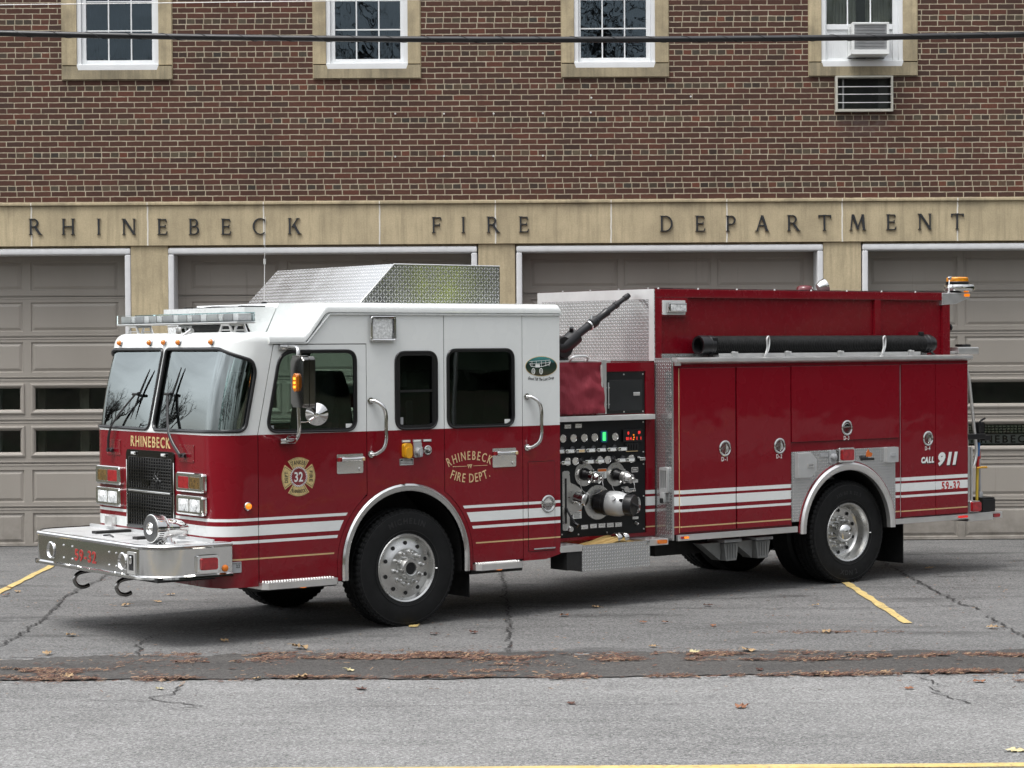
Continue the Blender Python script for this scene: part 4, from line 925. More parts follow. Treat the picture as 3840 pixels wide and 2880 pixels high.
# wiper base plates, wipers
for y0, y1, z0, z1 in ((1.745, 2.015, 1.53, 1.672), (.395, .655, 1.515, 1.665)):
    bm = B(); prism(bm, rrect(y0, y1, z0, z1, .01), FRONT(X0), 0, .005); 
    for y in (y0+.012, y1-.012):
        for z in (z0+.012, z1-.012): cyl(bm, (X0-.004, y, z), (X0-.008, y, z), .005, .005, 6)
    part('wiper_plate', bm, 'red')
for path, bl in (([(1.90, 1.575), (1.845, 1.80), (1.50, 2.08)], [(1.36, 2.30), (1.46, 2.10), (1.56, 1.86)]), ([(.555, 1.572), (.76, 1.765), (.90, 2.09)], [(.79, 2.32), (.86, 2.1), (.93, 1.9)])):
    bm = B(); P3 = [Vector((X0-.045+shear(z), y, z)) for y, z in path]; tube(bm, smooth_path(P3, 5), .009, 8)
    P4 = [p+Vector((0, .02, -.01)) for p in P3]; tube(bm, smooth_path(P4, 5), .006, 6)
    cyl(bm, (X0-.004, path[0][0], path[0][1]), (X0-.06, path[0][0], path[0][1]), .022, .018, 12); cyl(bm, (X0-.03, path[0][0]-.05, path[0][1]-.005), (X0-.03, path[0][0]+.01, path[0][1]), .016, .016, 8)
    e = P3[-1]; box(bm, e.x-.012, e.x+.012, e.y-.05, e.y+.05, e.z-.012, e.z+.012, .004)
    Bp = [Vector((X0-.018+shear(z), y, z)) for y, z in bl]; tube(bm, smooth_path(Bp, 5), [.003+.007*sin(pi*min(1, (i+.5)/10)) for i in range(11)], 6); tube(bm, [e, Bp[1]], .008, 6); part('wiper', bm, 'black')
# front lettering
bm = B(); flat_text(bm, 'RHINEBECK', .092, FTEXT(X0, 1.178, 1.667), 0, .004, bold=.014, track=.08, fit=.75); part('front_lettering', bm, 'gold')
for y in (1.92, .60):
    bm = B(); box(bm, X0-.05, X0-.001, y-.075, y+.065, .885, .985, .008); part('tow_eye_cover', bm, 'alu')
# ---- bumper
def bplan(d, n=10):
    xf, y0, y1, r = -2.465, -.02, 2.38, .30; p = [(-1.72, y0-d)]
    p += [(xf+r-(r+d)*sin(a), y0+r-(r+d)*cos(a)) for a in [pi/2*i/n for i in range(n+1)]]
    p += [(xf+r-(r+d)*cos(a), y1-r+(r+d)*sin(a)) for a in [pi/2*i/n for i in range(n+1)]]
    return p+[(-1.72, y1+d)]
bm = B(); pr = None
for d, z in ((-.03, .572), (.004, .574), (.018, .582), (.016, .600), (0, .612), (0, .826), (.014, .838), (.017, .852), (.008, .864), (-.02, .866)):
    r_ = [bm.verts.new((p[0], p[1], z)) for p in bplan(d)]
    if pr:
        for i in range(len(r_)-1): bm.faces.new((pr[i], pr[i+1], r_[i+1], r_[i]))
    pr = r_
BU = part('bumper', bm, 'steel', smooth=35)
bm = B(); prism(bm, bplan(-.016), ident, .846, .8575); box(bm, -1.86, -1.842, .06, 2.34, .858, .885); part('bumper_deck', bm, 'tread_xy', BU)
bm = B(); box(bm, -2.38, -2.376, .80, 1.62, .8570, .8581); box(bm, -2.05, -2.046, .80, 1.62, .8570, .8581); box(bm, -2.375, -2.051, .80, .804, .8570, .8581); tube(bm, [(-2.25, 1.10, .862), (-2.22, 1.22, .872), (-2.24, 1.30, .862)], .008, 6); part('deck_hatch', bm, 'black', BU)
bm = B(); box(bm, -2.40, -1.86, .02, 2.34, .56, .60); part('bumper_tray', bm, 'dark', BU)
bm = B(); flat_text(bm, '59-32', .098, FTEXT(-2.465, 1.19, .705), 0, .003, bold=.02, track=.06, fit=.43); part('bumper_number', bm, simple('red_reflective', (.36, .022, .017), .4), BU)
for y in (1.868, .50):
    bm = B(); lathe(bm, [(.070, -.004), (.076, .006), (.068, .012), (.062, .004), (.03, -.03), (.022, -.03), (.02, -.012), (.002, -.008)], (-2.467, y, .710), (-1, 0, 0), 28); part('speaker_cone', bm, 'chrome', BU)
bm = B(); a = pi/2*.30
prism(bm, rrect(.272, .408, .618, .80, .008), FRONT(-2.465), -.0, .008, [rrect(.294, .386, .645, .775, .006)]); 
bx_ = part('bumper_socket', bm, 'alu', BU)
bm = B(); box(bm, -2.467, -2.462, .292, .388, .643, .777); part('socket_recess', bm, 'dark', BU)
bm = B(); box(bm, -2.485, -2.467, .318, .362, .70, .765, .012); part('socket_latch', bm, 'chrome', BU)
for y in (1.62, 1.45, .75, .62):
    for z in (.66, .77):
        bm = B(); lathe(bm, [(.011, 0), (.009, .006), (.001, .008)], (-2.465, y, z), (-1, 0, 0), 8); part('bolt', bm, 'chrome', BU)
SB = SIDE(-.02)
bm = B(); prism(bm, rrect(-2.062, -1.856, .624, .770, .014), SB, 0, .03, bev=.012); part('side_lamp_bezel', bm, 'chrome', BU)
bm = B(); prism(bm, rrect(-2.036, -1.880, .648, .746, .012), SIDE(-.05), -.002, .016, bev=.010)
for k in range(4): box(bm, -2.02, -1.90, -.0672, -.0655, .66+k*.022, .664+k*.022)
part('side_lamp', bm, 'redlens', BU)
bm = B(); lathe(bm, [(.030, 0), (.029, .008), (.022, .014), (.001, .017)], (-1.789, -.02, .648), (0, -1, 0), 20); part('side_reflector', bm, simple('amber_reflector', (.75, .20, .02), .25), BU)
# siren on the bumper
ax = Vector((-1, -.06, .03)).normalized(); c = Vector((-2.215, .30, .985))
bm = B(); lathe(bm, [(.112, .10), (.118, .095), (.118, .02), (.112, -.01), (.085, -.035), (.085, -.05), (.078, -.12), (.062, -.19), (.038, -.235), (.022, -.25), (.018, -.262), (.001, -.265)], c, ax, 36)
cyl(bm, (-2.16, .29, .858), (-2.17, .29, .91), .055, .04, 20); cyl(bm, (-2.16, .29, .858), (-2.16, .29, .868), .085, .08, 20); SR = part('siren', bm, 'chrome')
bm = B(); lathe(bm, [(.108, .100), (.106, .104), (.05, .106), (.05, .110), (.001, .112)], c, ax, 32); part('siren_mesh', bm, simple('dark_mesh', (.12, .12, .12), .35, .9, bump=.8, bs=260), SR)
bm = B(); lathe(bm, [(.052, .108), (.048, .114), (.04, .112), (.036, .118), (.02, .112), (.016, .120), (.001, .122)], c, ax, 20); part('siren_centre', bm, 'chrome', SR)
bm = B()
for k in range(40):
    a = 2*pi*k/40; u = ax.orthogonal().normalized(); w_ = ax.cross(u); q = c+(u*cos(a)+w_*sin(a))*.1185
    if k % 10 < 7: tube(bm, [q+ax*.035, q+ax*.075], .0035, 4)
part('siren_slots', bm, 'dark', SR)
# tow hooks
for y in (1.58, .78):
    bm = B(); tube(bm, smooth_path([(-2.10, y, .54), (-2.22, y, .535), (-2.34, y, .52), (-2.385, y, .47), (-2.36, y, .415), (-2.30, y, .395), (-2.245, y, .41)], 5), .0175, 10); part('tow_hook', bm, 'dkchrome')
    bm = B(); box(bm, -2.2, -1.9, y-.05, y+.05, .52, .57, .01); part('hook_mount', bm, 'dark')
bm = B(); prism(bm, rrect(-1.712, -1.622, .60, .692, .006), SIDE(0), 0, .003); prism(bm, rect(-1.708, -1.63, .672, .686), SIDE(-.003), 0, .001)
part('inspection_sticker', bm, 'greyplastic')
bm = B(); flat_text(bm, '22', .026, STEXT(-.004, -1.655, .655), 0, .001, bold=.01); part('sticker_number', bm, 'blackvinyl')
bm = B(); flat_text(bm, 'INSPECTED', .010, STEXT(-.004, -1.668, .679), 0, .001); part('sticker_heading', bm, 'blackvinyl')
# ---- side fittings of the cab
def arch_trim(c, r0, r1, zl, zr, y, out, name, mat, flare=0.0):
    bm = B(); pth = [(c[0]-1, zl)]+[(c[0]+cos(radians(a))*1.0, None) for a in ()]
    st = [(-1, zl, 'l')]
    rings = []
    def add(px, pz, nx, nz):
        rings.append([Vector((px+nx*r, y_, pz+nz*r)) for r, y_ in prof])
    prof = [(r1, y), (r1, y-out*.5), (r1-(r1-r0)*.25, y-out), (r0+(r1-r0)*.25, y-out), (r0, y-out*.6), (r0, y+.03)]
    add(c[0], zl, -1, 0)
    for a in range(180, -1, -6): add(c[0], c[1], cos(radians(a)), sin(radians(a)))
    add(c[0]+flare, zr, 1, 0)
    skin_rings(bm, rings); return part(name, bm, mat)
arch_trim((.055, .594), .620, .682, .462, .462, -.001, .03, 'wheel_arch_trim', 'steel')
def wheel_well(c, r, zl, y, depth, name, par=None):
    bm = B(); a_ = [(c[0]-r, zl)]+arcpts(c[0], c[1], r, 180, 0, 30)+[(c[0]+r, zl)]
    A = [bm.verts.new((p[0], y, p[1])) for p in a_]; Bv = [bm.verts.new((p[0], y+depth, p[1])) for p in a_]
    for i in range(len(A)-1): bm.faces.new((A[i], A[i+1], Bv[i+1], Bv[i]))
    bm.faces.new(Bv); part(name, bm, 'dark', par)
wheel_well((.055, .594), .66, .45, .03, .55, 'wheel_well')
bm = B(); t = B(); bmesh.ops.create_cube(t, size=1); t.free()
wheel_well((.055, .594), .66, .45, W-.58, .55, 'wheel_well')
# scene light over the door
def framed_lamp(x0, x1, z0, z1, y, lens, name='scene_light', rim=.022, frame='chrome'):
    bm = B(); o_ = rrect(x0, x1, z0, z1, .025, 5); prism(bm, o_, SIDE(y), 0, .03, [offset_poly(o_, -rim)]); tube(bm, [(p[0], y-.03, p[1]) for p in offset_poly(o_, -.010)], .011, 8, True); q = part(name, bm, frame)
    bm = B(); prism(bm, offset_poly(o_, -rim), SIDE(y), 0, .026, bev=.012); part('lens', bm, lens, q); return q
framed_lamp(-.327, -.061, 2.535, 2.755, 0, 'clear')
# grab handles
def grab(x, z0, z1, dx=.10):
    bm = B(); pts = [(x, .0, z1), (x+.03, -.045, z1-.005), (x+dx*.75, -.09, z1-.05), (x+dx, -.095, z1-.13), (x+dx, -.095, (z0+z1)/2), (x+dx, -.095, z0+.13), (x+dx*.75, -.09, z0+.05), (x+.03, -.045, z0+.005), (x, .0, z0)]
    tube(bm, smooth_path(pts, 5), .018, 10)
    for z in (z0, z1): cyl(bm, (x, .0, z), (x, -.012, z), .032, .03, 14)
    part('grab_rail', bm, 'steel')
grab(-.318, 1.548, 2.014); grab(1.397, 1.552, 2.020)
# door handles
def handle(x0, x1, z0, z1, par, refl):
    bm = B(); prism(bm, rrect(x0, x1, z0, z1, .012), SIDE(-.0015), 0, .005, bev=.002); cyl(bm, (x1-.035, -.006, z0+.035), (x1-.035, -.018, z0+.035), .016, .014, 12); H_ = part('door_handle', bm, 'steel', par)
    bm = B(); zc = z1-.045; sec = [(x0+.035, .020), (x0+.06, .024), (x0+.12, .016), (x0+.19, .017), (x1-.005, .022)]
    rings = [[Vector((x, -.006-.016-r*.9*cos(2*pi*k/10), zc+r*sin(2*pi*k/10))) for k in range(10)] for x, r in sec]; skin_rings(bm, rings); part('lever', bm, 'chrome', H_)
    bm = B(); box(bm, x0+.008, x0+.036, -.022, -.0065, zc-.02, zc+.016, .004); part('reflector', bm, 'redlens', H_)
    bm = B(); box(bm, x1-.03, x1-.004, -.046, -.04, zc-.016, zc+.012, .004); part('lever_tip', bm, 'goldpaint', H_)
handle(-.67, -.399, 1.389, 1.558, D1, 1); handle(1.003, 1.27, 1.382, 1.555, D2, 1)
# mirror
mx_ = -1.232; my = -.30
bm = B(); tube(bm, smooth_path([(-1.18, -.02, 2.487), (-1.20, -.16, 2.485), (-1.222, -.27, 2.478), (mx_, my, 2.42), (mx_, my, 2.2), (mx_, my, 1.95), (mx_+.004, my, 1.80), (mx_-.0, my+.03, 1.72), (-1.20, -.16, 1.695), (-1.18, -.02, 1.69)], 6), .017, 10)
for z in (2.487, 1.69): box(bm, -1.25, -1.10, -.04, 0, z-.022, z+.022, .006)
tube(bm, smooth_path([(-1.19, -.03, 1.70), (-1.22, -.12, 1.735), (mx_, my+.01, 1.75)], 5), .009, 8); tube(bm, smooth_path([(mx_, my, 1.86), (mx_+.07, my-.05, 1.87), (mx_+.10, my-.08, 1.95)], 5), .007, 6); MR = part('mirror_arm', bm, 'steel')
bm = B(); hp = rpoly([(-.455, 1.985), (-.25, 1.985), (-.25, 2.405), (-.455, 2.405)], .03, 5)
prism(bm, hp, lambda u, v, w: (mx_+.01+w, u, v), .0, -.055, bev=.018); prism(bm, offset_poly(hp, .006), lambda u, v, w: (mx_+.012+w, u, v), 0, .05); 
cyl(bm, (mx_-.01, -.36, 2.405), (mx_-.01, -.36, 2.44), .008, .008, 8); box(bm, mx_-.05, mx_+.02, -.42, -.28, 2.405, 2.418, .004); part('mirror_head', bm, 'dkchrome', MR)
bm = B(); prism(bm, offset_poly(hp, -.004), lambda u, v, w: (mx_+.062+w, u, v), 0, .012); part('mirror_rim', bm, 'black', MR)
bm = B(); prism(bm, rpoly([(-.385, 2.115), (-.318, 2.115), (-.318, 2.27), (-.385, 2.27)], .03, 5), lambda u, v, w: (mx_-.044-w, u, v), 0, .026, bev=.012); part('mirror_lamp', bm, 'amberlens', MR)
bm = B()
for z in (2.155, 2.19, 2.225): box(bm, mx_-.0725, mx_-.069, -.368, -.335, z-.010, z+.010, .001)
part('mirror_lamp_diodes', bm, 'mirrorled', MR)
bm = B(); lathe(bm, [(.092, .0), (.096, .012), (.085, .02), (.03, .055), (.02, .075), (.001, .078)], (-1.10, -.375, 1.925), (-.55, -.80, -.1), 28); part('convex_mirror', bm, 'chrome', MR)
# electrical inlets
bm = B()
for x in (.057, .174, .284):
    prism(bm, rrect(x-.045, x+.045, 1.640, 1.662, .003), SIDE(0), 0, .004)
part('inlet_label', bm, 'greyplastic')
bm = B()
for x in (.057, .174, .284): prism(bm, rrect(x-.036, x+.036, 1.6445, 1.6575, .002), SIDE(-.004), 0, .001)
part('inlet_label_text', bm, 'whitevinyl')
bm = B(); prism(bm, rrect(.012, .100, 1.505, 1.632, .025, 5), SIDE(0), 0, .04, bev=.01); prism(bm, rrect(.022, .09, 1.50, 1.60, .03, 5), SIDE(-.04), 0, .014, bev=.006); part('yellow_inlet', bm, 'yellowplastic')
bm = B(); prism(bm, rrect(.135, .212, 1.505, 1.638, .006), SIDE(0), 0, .02, bev=.005); lathe(bm, [(.036, .02), (.036, .05), (.028, .06), (.001, .062)], (.174, 0, 1.555), (0, -1, 0), 20); box(bm, .160, .188, -.075, -.06, 1.51, 1.60, .008); part('auxiliary_inlet', bm, 'greyplastic')
bm = B(); lathe(bm, [(.042, 0), (.042, .012), (.034, .016), (.030, .008), (.001, .006)], (.284, 0, 1.565), (0, -1, 0), 22); cyl(bm, (.284, -.01, 1.565), (.284, -.035, 1.57), .017, .012, 10); part('battery_inlet', bm, 'steel')
bm = B(); prism(bm, rrect(-.015, .133, 1.438, 1.498, .005), SIDE(0), 0, .004)
PLT = part('warning_plate', bm, 'blackvinyl')
bm = B()
for k in range(4): prism(bm, rect(0-.003+(.02 if k == 0 else 0), .121-(.02 if k == 0 else 0), 1.446+.012*(3-k), 1.451+.012*(3-k)), SIDE(-.004), 0, .001)
prism(bm, offset_poly(rect(-.013, .131, 1.440, 1.496), 0), SIDE(-.004), 0, .0006, [rect(-.010, .128, 1.443, 1.493)]); part('plate_lettering', bm, 'whitevinyl', PLT)
# door lettering
bm = B(); flat_text(bm, 'RHINEBECK', .080, STEXT(-.0015, .752, 1.462), 0, .003, track=.10, bold=.004, arc=(.52, 1), fit=.50); flat_text(bm, 'FIRE DEPT.', .080, STEXT(-.0015, .757, 1.257), 0, .003, track=.08, bold=.004, arc=(.56, -1), fit=.48)
for a, b in ((.56, .715), (.79, .945)): prism(bm, [(a, 1.4035), (b, 1.4035), (b, 1.4075), (a, 1.4075)], SIDE(-.0015), 0, .003)
for dx in (-.018, .006): prism(bm, [(.752+dx-.014, 1.420), (.752+dx+.016, 1.420), (.752+dx+.002, 1.383)], SIDE(-.0015), 0, .003, [[(.752+dx-.004, 1.413), (.752+dx+.006, 1.413), (.752+dx+.001, 1.398)]])
part('door_lettering', bm, 'goldpaint', D2)
# maltese cross on the front door
cx, cz, R = -1.056, 1.381, .167
bm = B(); blk = B(); red = B(); lt = B()
for k in range(4):
    a = radians(90*k); rotm = lambda p, a=a: (cx+p[0]*cos(a)-p[1]*sin(a), cz+p[0]*sin(a)+p[1]*cos(a))
    o_ = [(-.052, .058), (-.105, .135)]+[(-.105+.21*i/8, .135+.032*sin(pi*i/8)) for i in range(1, 8)]+[(.105, .135), (.052, .058)]
    prism(bm, [rotm(p) for p in o_], SIDE(-.0015), 0, .003)
    i_ = [(p[0]*.86, .010+p[1]*.92) for p in o_]; i2 = [(p[0]*.82, .0135+p[1]*.895) for p in o_]
    prism(blk, [rotm(p) for p in i_], SIDE(-.0045), 0, .0012, [[rotm(p) for p in i2]])
flat_text(blk, 'TANKER', .034, STEXT(-.0045, cx, cz+.106), 0, .0012, bold=.02, arc=(.25, 1), fit=.135); flat_text(blk, 'RHINEBECK', .028, STEXT(-.0045, cx, cz-.138), 0, .0012, bold=.02, arc=(.35, -1), fit=.145)
for s, tx in ((-1, 'DEPT'), (1, 'FIRE')):
    flat_text(blk, tx, .032, (lambda u, v, w, s=s: (cx+s*.123+s*v*1.0, -.0045-w, cz-s*u)), 0, .0012, bold=.015, fit=.10)
EM = part('emblem', bm, 'gold', D1); part('emblem_lettering', blk, 'blackvinyl', EM)
bm = B(); prism(bm, ell(cx, cz, .086, .086), SIDE(-.0052), 0, .0012); part('emblem_centre', bm, 'red', EM)
bm = B()
for k in range(30):
    a = 2*pi*k/30; p = Vector((cx+.079*cos(a), cz+.079*sin(a))); t_ = Vector((-sin(a+.7), cos(a+.7))); n_ = Vector((cos(a+.7), sin(a+.7)))
    prism(bm, [tuple(p-t_*.011-n_*.003), tuple(p+t_*.011-n_*.003), tuple(p+t_*.011+n_*.003), tuple(p-t_*.011+n_*.003)], SIDE(-.0064), 0, .001)
flat_text(bm, '32', .080, STEXT(-.0064, cx, cz), 0, .001, bold=.02, fit=.095); part('emblem_number', bm, 'whitevinyl', EM)
# oval badge behind the rear door
ox, oz = 1.572, 2.297
bm = B(); prism(bm, ell(ox, oz, .186, .093, 40), SIDE(0), 0, .002); OV = part('oval_badge', bm, 'gold')
def oval_mat():
    t = NT('painted_scene'); v, x, y, z = t.coord(); n = t.noise(v, 14, 4)
    c = t.ramp(t.m_('ADD', t.rng(z, 2.21, 2.385), t.m_('MULTIPLY', t.m_('SUBTRACT', n, .5), .25)), [(0, (.05, .04, .025)), (.22, (.035, .045, .025)), (.4, (.008, .03, .018)), (.68, (.006, .022, .018)), (.74, (.02, .12, .12)), (1, (.06, .28, .27))])
    t.set(Base_Color=c, Roughness=.35); return t.m
bm = B(); prism(bm, ell(ox, oz, .181, .088, 40), SIDE(-.002), 0, .001); part('painted_panel', bm, oval_mat(), OV)
bm = B()
for wx in (-.095, -.005):
    tube(bm, [(ox+wx+.017*cos(a*pi/8), -.0035, oz-.045+.026*sin(a*pi/8)) for a in range(16)], .0035, 4, True)
    for a in range(4): tube(bm, [(ox+wx+.015*cos(a*pi/4), -.0035, oz-.045+.024*sin(a*pi/4)), (ox+wx-.015*cos(a*pi/4), -.0035, oz-.045-.024*sin(a*pi/4))], .0012, 4)
tube(bm, smooth_path([(ox-.13, -.0035, oz+.03), (ox-.125, -.0035, oz+.005), (ox-.09, -.0035, oz-.002), (ox+.0, -.0035, oz-.002), (ox+.06, -.0035, oz+.01), (ox+.095, -.0035, oz+.02), (ox+.105, -.0035, oz+.045)], 5), .003, 4)
for z_ in (.045, .022): tube(bm, [(ox-.14, -.0035, oz+z_), (ox+.10, -.0035, oz+z_+.012)], .0025, 4)
for x_ in (-.11, -.06, .0, .05, .09): tube(bm, [(ox+x_, -.0035, oz-.0), (ox+x_, -.0035, oz+.05)], .002, 4)
box(bm, ox-.07, ox-.02, -.005, -.003, oz-.01, oz+.02); part('badge_cart', bm, 'whitevinyl', OV)
bm = B(); flat_text(bm, 'Good Till The Last Drop', .027, STEXT(0, ox-.005, 2.164), 0, .002, shear=.35, bold=.01, arc=(.75, -1), fit=.31); part('motto', bm, 'blackvinyl', OV)
# fuel door, its ring latch and a chrome slot
bm = B(); prism(bm, rrect(1.413, 1.718, .592, 1.416, .006), SIDE(0), 0, .004, bev=.002); FD = part('compartment_door', bm, 'cab')
bm = B(); prism(bm, offset_poly(rrect(1.413, 1.718, .592, 1.416, .006), .005), SIDE(0), 0, .0012); part('door_seam', bm, 'black', FD)
def latch(x, z, r, y, par, tilt=0):
    bm = B(); lathe(bm, [(r, 0), (r, .006), (r*.86, .012), (r*.74, .008), (r*.70, -.012), (.001, -.014)], (x, y, z), (0, -1, 0), 30); Lt = part('latch', bm, 'steel', par)
    bm = B(); prism(bm, arcpts(x, z, r*.66, 95+tilt, 265+tilt, 16), SIDE(y), -.012, -.008); part('latch_recess', bm, 'dark', Lt)
    bm = B(); prism(bm, arcpts(x, z, r*.62, -85+tilt, 85+tilt, 16), SIDE(y), -.010, .006, bev=.008); part('latch_paddle', bm, 'chrome', Lt)
latch(1.640, 1.022, .082, -.004, FD, 90)
bm = B(); box(bm, 1.47, 1.72, -.012, -.0045, .604, .618, .004); part('pull_strip', bm, 'chrome', FD)
# side marker, steps
bm = B(); lathe(bm, [(.036, 0), (.036, .01), (.030, .016), (.026, .016)], (-1.556, 0, 1.152), (0, -1, 0), 18); SMk = part('side_marker', bm, 'steel')
bm = B(); lathe(bm, [(.026, .014), (.024, .03), (.012, .04), (.001, .042)], (-1.556, 0, 1.152), (0, -1, 0), 16); part('lens', bm, 'amberlit', SMk)
def step(x0, x1, z, y0=-.09, y1=.3):
    bm = B(); prism(bm, [(x0, y1), (x0, y0+.04), (x0+.04, y0), (x1-.02, y0), (x1, y0+.02), (x1, y1)], ident, z-.055, z); part('cab_step', bm, 'alu')
    bm = B(); n = int((x1-x0)/.028)
    for k in range(n):
        for j in range(3): box(bm, x0+.03+k*(x1-x0-.05)/n, x0+.048+k*(x1-x0-.05)/n, y0+.03+j*.05, y0+.06+j*.05, z, z+.012, .004, seg=1)
    part('step_tread', bm, 'alu')
    bm = B(); lathe(bm, [(.03, 0), (.03, .015), (.001, .02)], ((x0*.4+x1*.6), .02, z-.055), (0, 0, -1), 14); part('step_lamp', bm, 'amberlit')
step(-1.452, -.71, .50); step(.775, 1.295, .515)
bm = B(); box(bm, -1.45, -.66, .03, .35, .42, .49); part('step_bracket', bm, 'dark')
bm = B(); box(bm, .78, 1.36, .03, .3, .42, .525); part('step_bracket', bm, 'dark')
# ---- wheels
def wheel(cx_, y_face, rear, flip=False, R=.538, wid=.30):
    WH = empty('wheel', (cx_, y_face, R-.006), pi if flip else 0, FE)
    bm = B(); seg = 186
    pr = [(.292, .035), (.296, .018), (.315, .008), (.36, -.002), (.43, -.004), (.475, .004), (.505, .010), (.512, .018), (.522, .016), (R-.010, .022), (R, .034)]
    rings_prof = []
    n_g = [(.034, 0), (.085, 0), (.087, -.014), (.099, -.014), (.101, 0), (.143, 0), (.145, -.014), (.157, -.014), (.159, 0), (.201, 0), (.203, -.014), (.215, -.014), (.217, 0), (wid-.034, 0)]
    prof = pr + [(R+d, y) for y, d in n_g[1:]] + [(r, wid-h) for r, h in pr[::-1]]
    rings = []
    for k, (r, h) in enumerate(prof):
        ring = []
        for i in range(seg):
            rr = r
            lug = (i % 3) != 0 if h < wid/2 else (i % 3) != 1
            if r > R-.03 and (h < .09 or h > wid-.09): rr = r-(0 if lug else .011)
            a = 2*pi*i/seg; ring.append(Vector((rr*cos(a), h, rr*sin(a))))
        rings.append(ring)
    skin_rings(bm, rings, cap=False); TY_ = build('tyre', bm, MAT['rubber'], WH, 28)
    bm = B()
    for rr in (.335, .49): tube(bm, [(rr*cos(2*pi*i/64), -.0015 if rr < .4 else .006, rr*sin(2*pi*i/64)) for i in range(64)], .003, 4, True)
    t1 = '315/80 R 22.5' if rear else 'MICHELIN'
    flat_text(bm, t1, .034 if rear else .05, lambda u, v, w: (u, -.003-w, v+.395), 0, .002, arc=(.395, 1), track=.10, bold=.02)
    if rear: flat_text(bm, 'XDN 2', .05, lambda u, v, w: (u, -.003-w, v-.445), 0, .002, arc=(.445, -1), track=.10, bold=.02)
    build('sidewall_lettering', bm, simple('raised_rubber', (.019, .019, .020), .5), WH)
    bm = B()
    if not rear:
        lathe(bm, [(.285, .19), (.270, .06), (.278, .03), (.300, .022), (.306, .012), (.300, .006), (.286, .014), (.276, .035), (.268, .050), (.235, .046), (.20, .030), (.178, .018), (.165, .016), (.13, .016), (.10, .015)], (0, 0, 0), (0, 1, 0), 64, cap=False)
    else:
        lathe(bm, [(.300, .03), (.308, .014), (.302, .006), (.288, .012), (.276, .04), (.268, .06), (.262, .13), (.246, .150), (.22, .158), (.165, .165), (.10, .165)], (0, 0, 0), (0, 1, 0), 64, cap=False)
    build('rim', bm, MAT['wheelalu'], WH, 30)
    ry, rh = (.040, .222) if not rear else (.157, .218)
    for k in range(10):
        bm = B(); a = 2*pi*(k+.5)/10; p = Vector((rh*cos(a), ry-.006, rh*sin(a))); lathe(bm, [(.019, -.003 if not rear else 0), (.0185, .003), (.001, .0035)], p, (0, -1, 0), 12)
        build('hand_hole', bm, MAT['dark'], WH)
    hubp = [(.105, .03), (.105, -.012), (.098, -.030), (.088, -.048), (.083, -.058), (.066, -.060), (.056, -.055), (.05, -.03)] if not rear else [(.112, .17), (.108, .09), (.102, .06), (.088, .03), (.060, .008), (.03, .0), (.022, -.002), (.02, .006), (.001, .006)]
    bm = B(); lathe(bm, hubp, (0, 0, 0), (0, 1, 0), 36, cap=rear); build('hub', bm, MAT['wheelalu' if not rear else 'steel'], WH)
    if not rear:
        bm = B(); lathe(bm, [(.055, -.042), (.05, -.034), (.02, -.034), (.018, -.044), (.001, -.046)], (0, 0, 0), (0, 1, 0), 20); build('hub_cap', bm, MAT['black'], WH)
    n0 = None
    for k in range(10):
        a = 2*pi*k/10+.16; rr = .143; b_ = .016 if not rear else .165
        if n0 is None:
            bm = B(); lathe(bm, [(.024, .0), (.024, .014), (.018, .018), (.0175, .048), (.014, .062), (.001, .068)], (0, 0, 0), (0, -1, 0), 10); n0 = build('lug_nut', bm, MAT['wheelalu'], WH); o_ = n0
        else: o_ = n0.copy(); COL.objects.link(o_); o_.parent = WH
        o_.location = (rr*cos(a), b_, rr*sin(a))
    bm = B(); cyl(bm, (.30, .0, -.02), (.315, -.012, -.02), .006, .005, 8); build('valve', bm, MAT['alu'], WH)
    return WH
wheel(.095, .045, False, R=.528); wheel(5.655, .075, True); wheel(5.655, W-.075, True, True); wheel(.095, W-.045, False, True, R=.528)
bm = B()
for y in (.42, W-.42-.0): 
    lathe(bm, [(.30, 0), (.50, 0), (.53, .03), (.53, .25), (.50, .28), (.30, .28)], (5.655, y if y < 1 else y-.28, .532), (0, 1, 0), 40)
part('inner_tyre', bm, 'rubber')
# underbody
bm = B()
for y in (.75, 1.52): box(bm, -2.2, 7.3, y, y+.09, .62, .88)
cyl(bm, (.055, .3, .532), (.055, W-.3, .532), .07, .07, 12); cyl(bm, (5.56, .3, .532), (5.56, W-.3, .532), .10, .10, 12); lathe(bm, [(.01, -.3), (.22, -.15), (.26, 0), (.22, .15), (.01, .3)], (5.56, W/2, .54), (0, 1, 0), 20)
cyl(bm, (1.2, W/2, .6), (5.4, W/2, .55), .05, .05, 10); box(bm, -1.7, .2, .8, 1.55, .55, 1.2); box(bm, 1.2, 3.0, .55, 1.9, .45, .75); box(bm, 3.3, 4.8, .42, 1.95, .40, .75)
box(bm, -1.6, -.75, .35, 2.0, .43, .62); box(bm, 2.0, 7.2, .3, 2.06, .66, .70)
part('chassis', bm, 'dark')
for x, y, z0 in ((.82, .12, .205), (6.49, .10, .155), (6.49, W-.75, .155), (.82, W-.4, .205)):
    bm = B(); box(bm, x-.006, x+.006, y, y+(.34 if x < 2 else .65), z0, .70); part('mud_flap', bm, 'rubber')
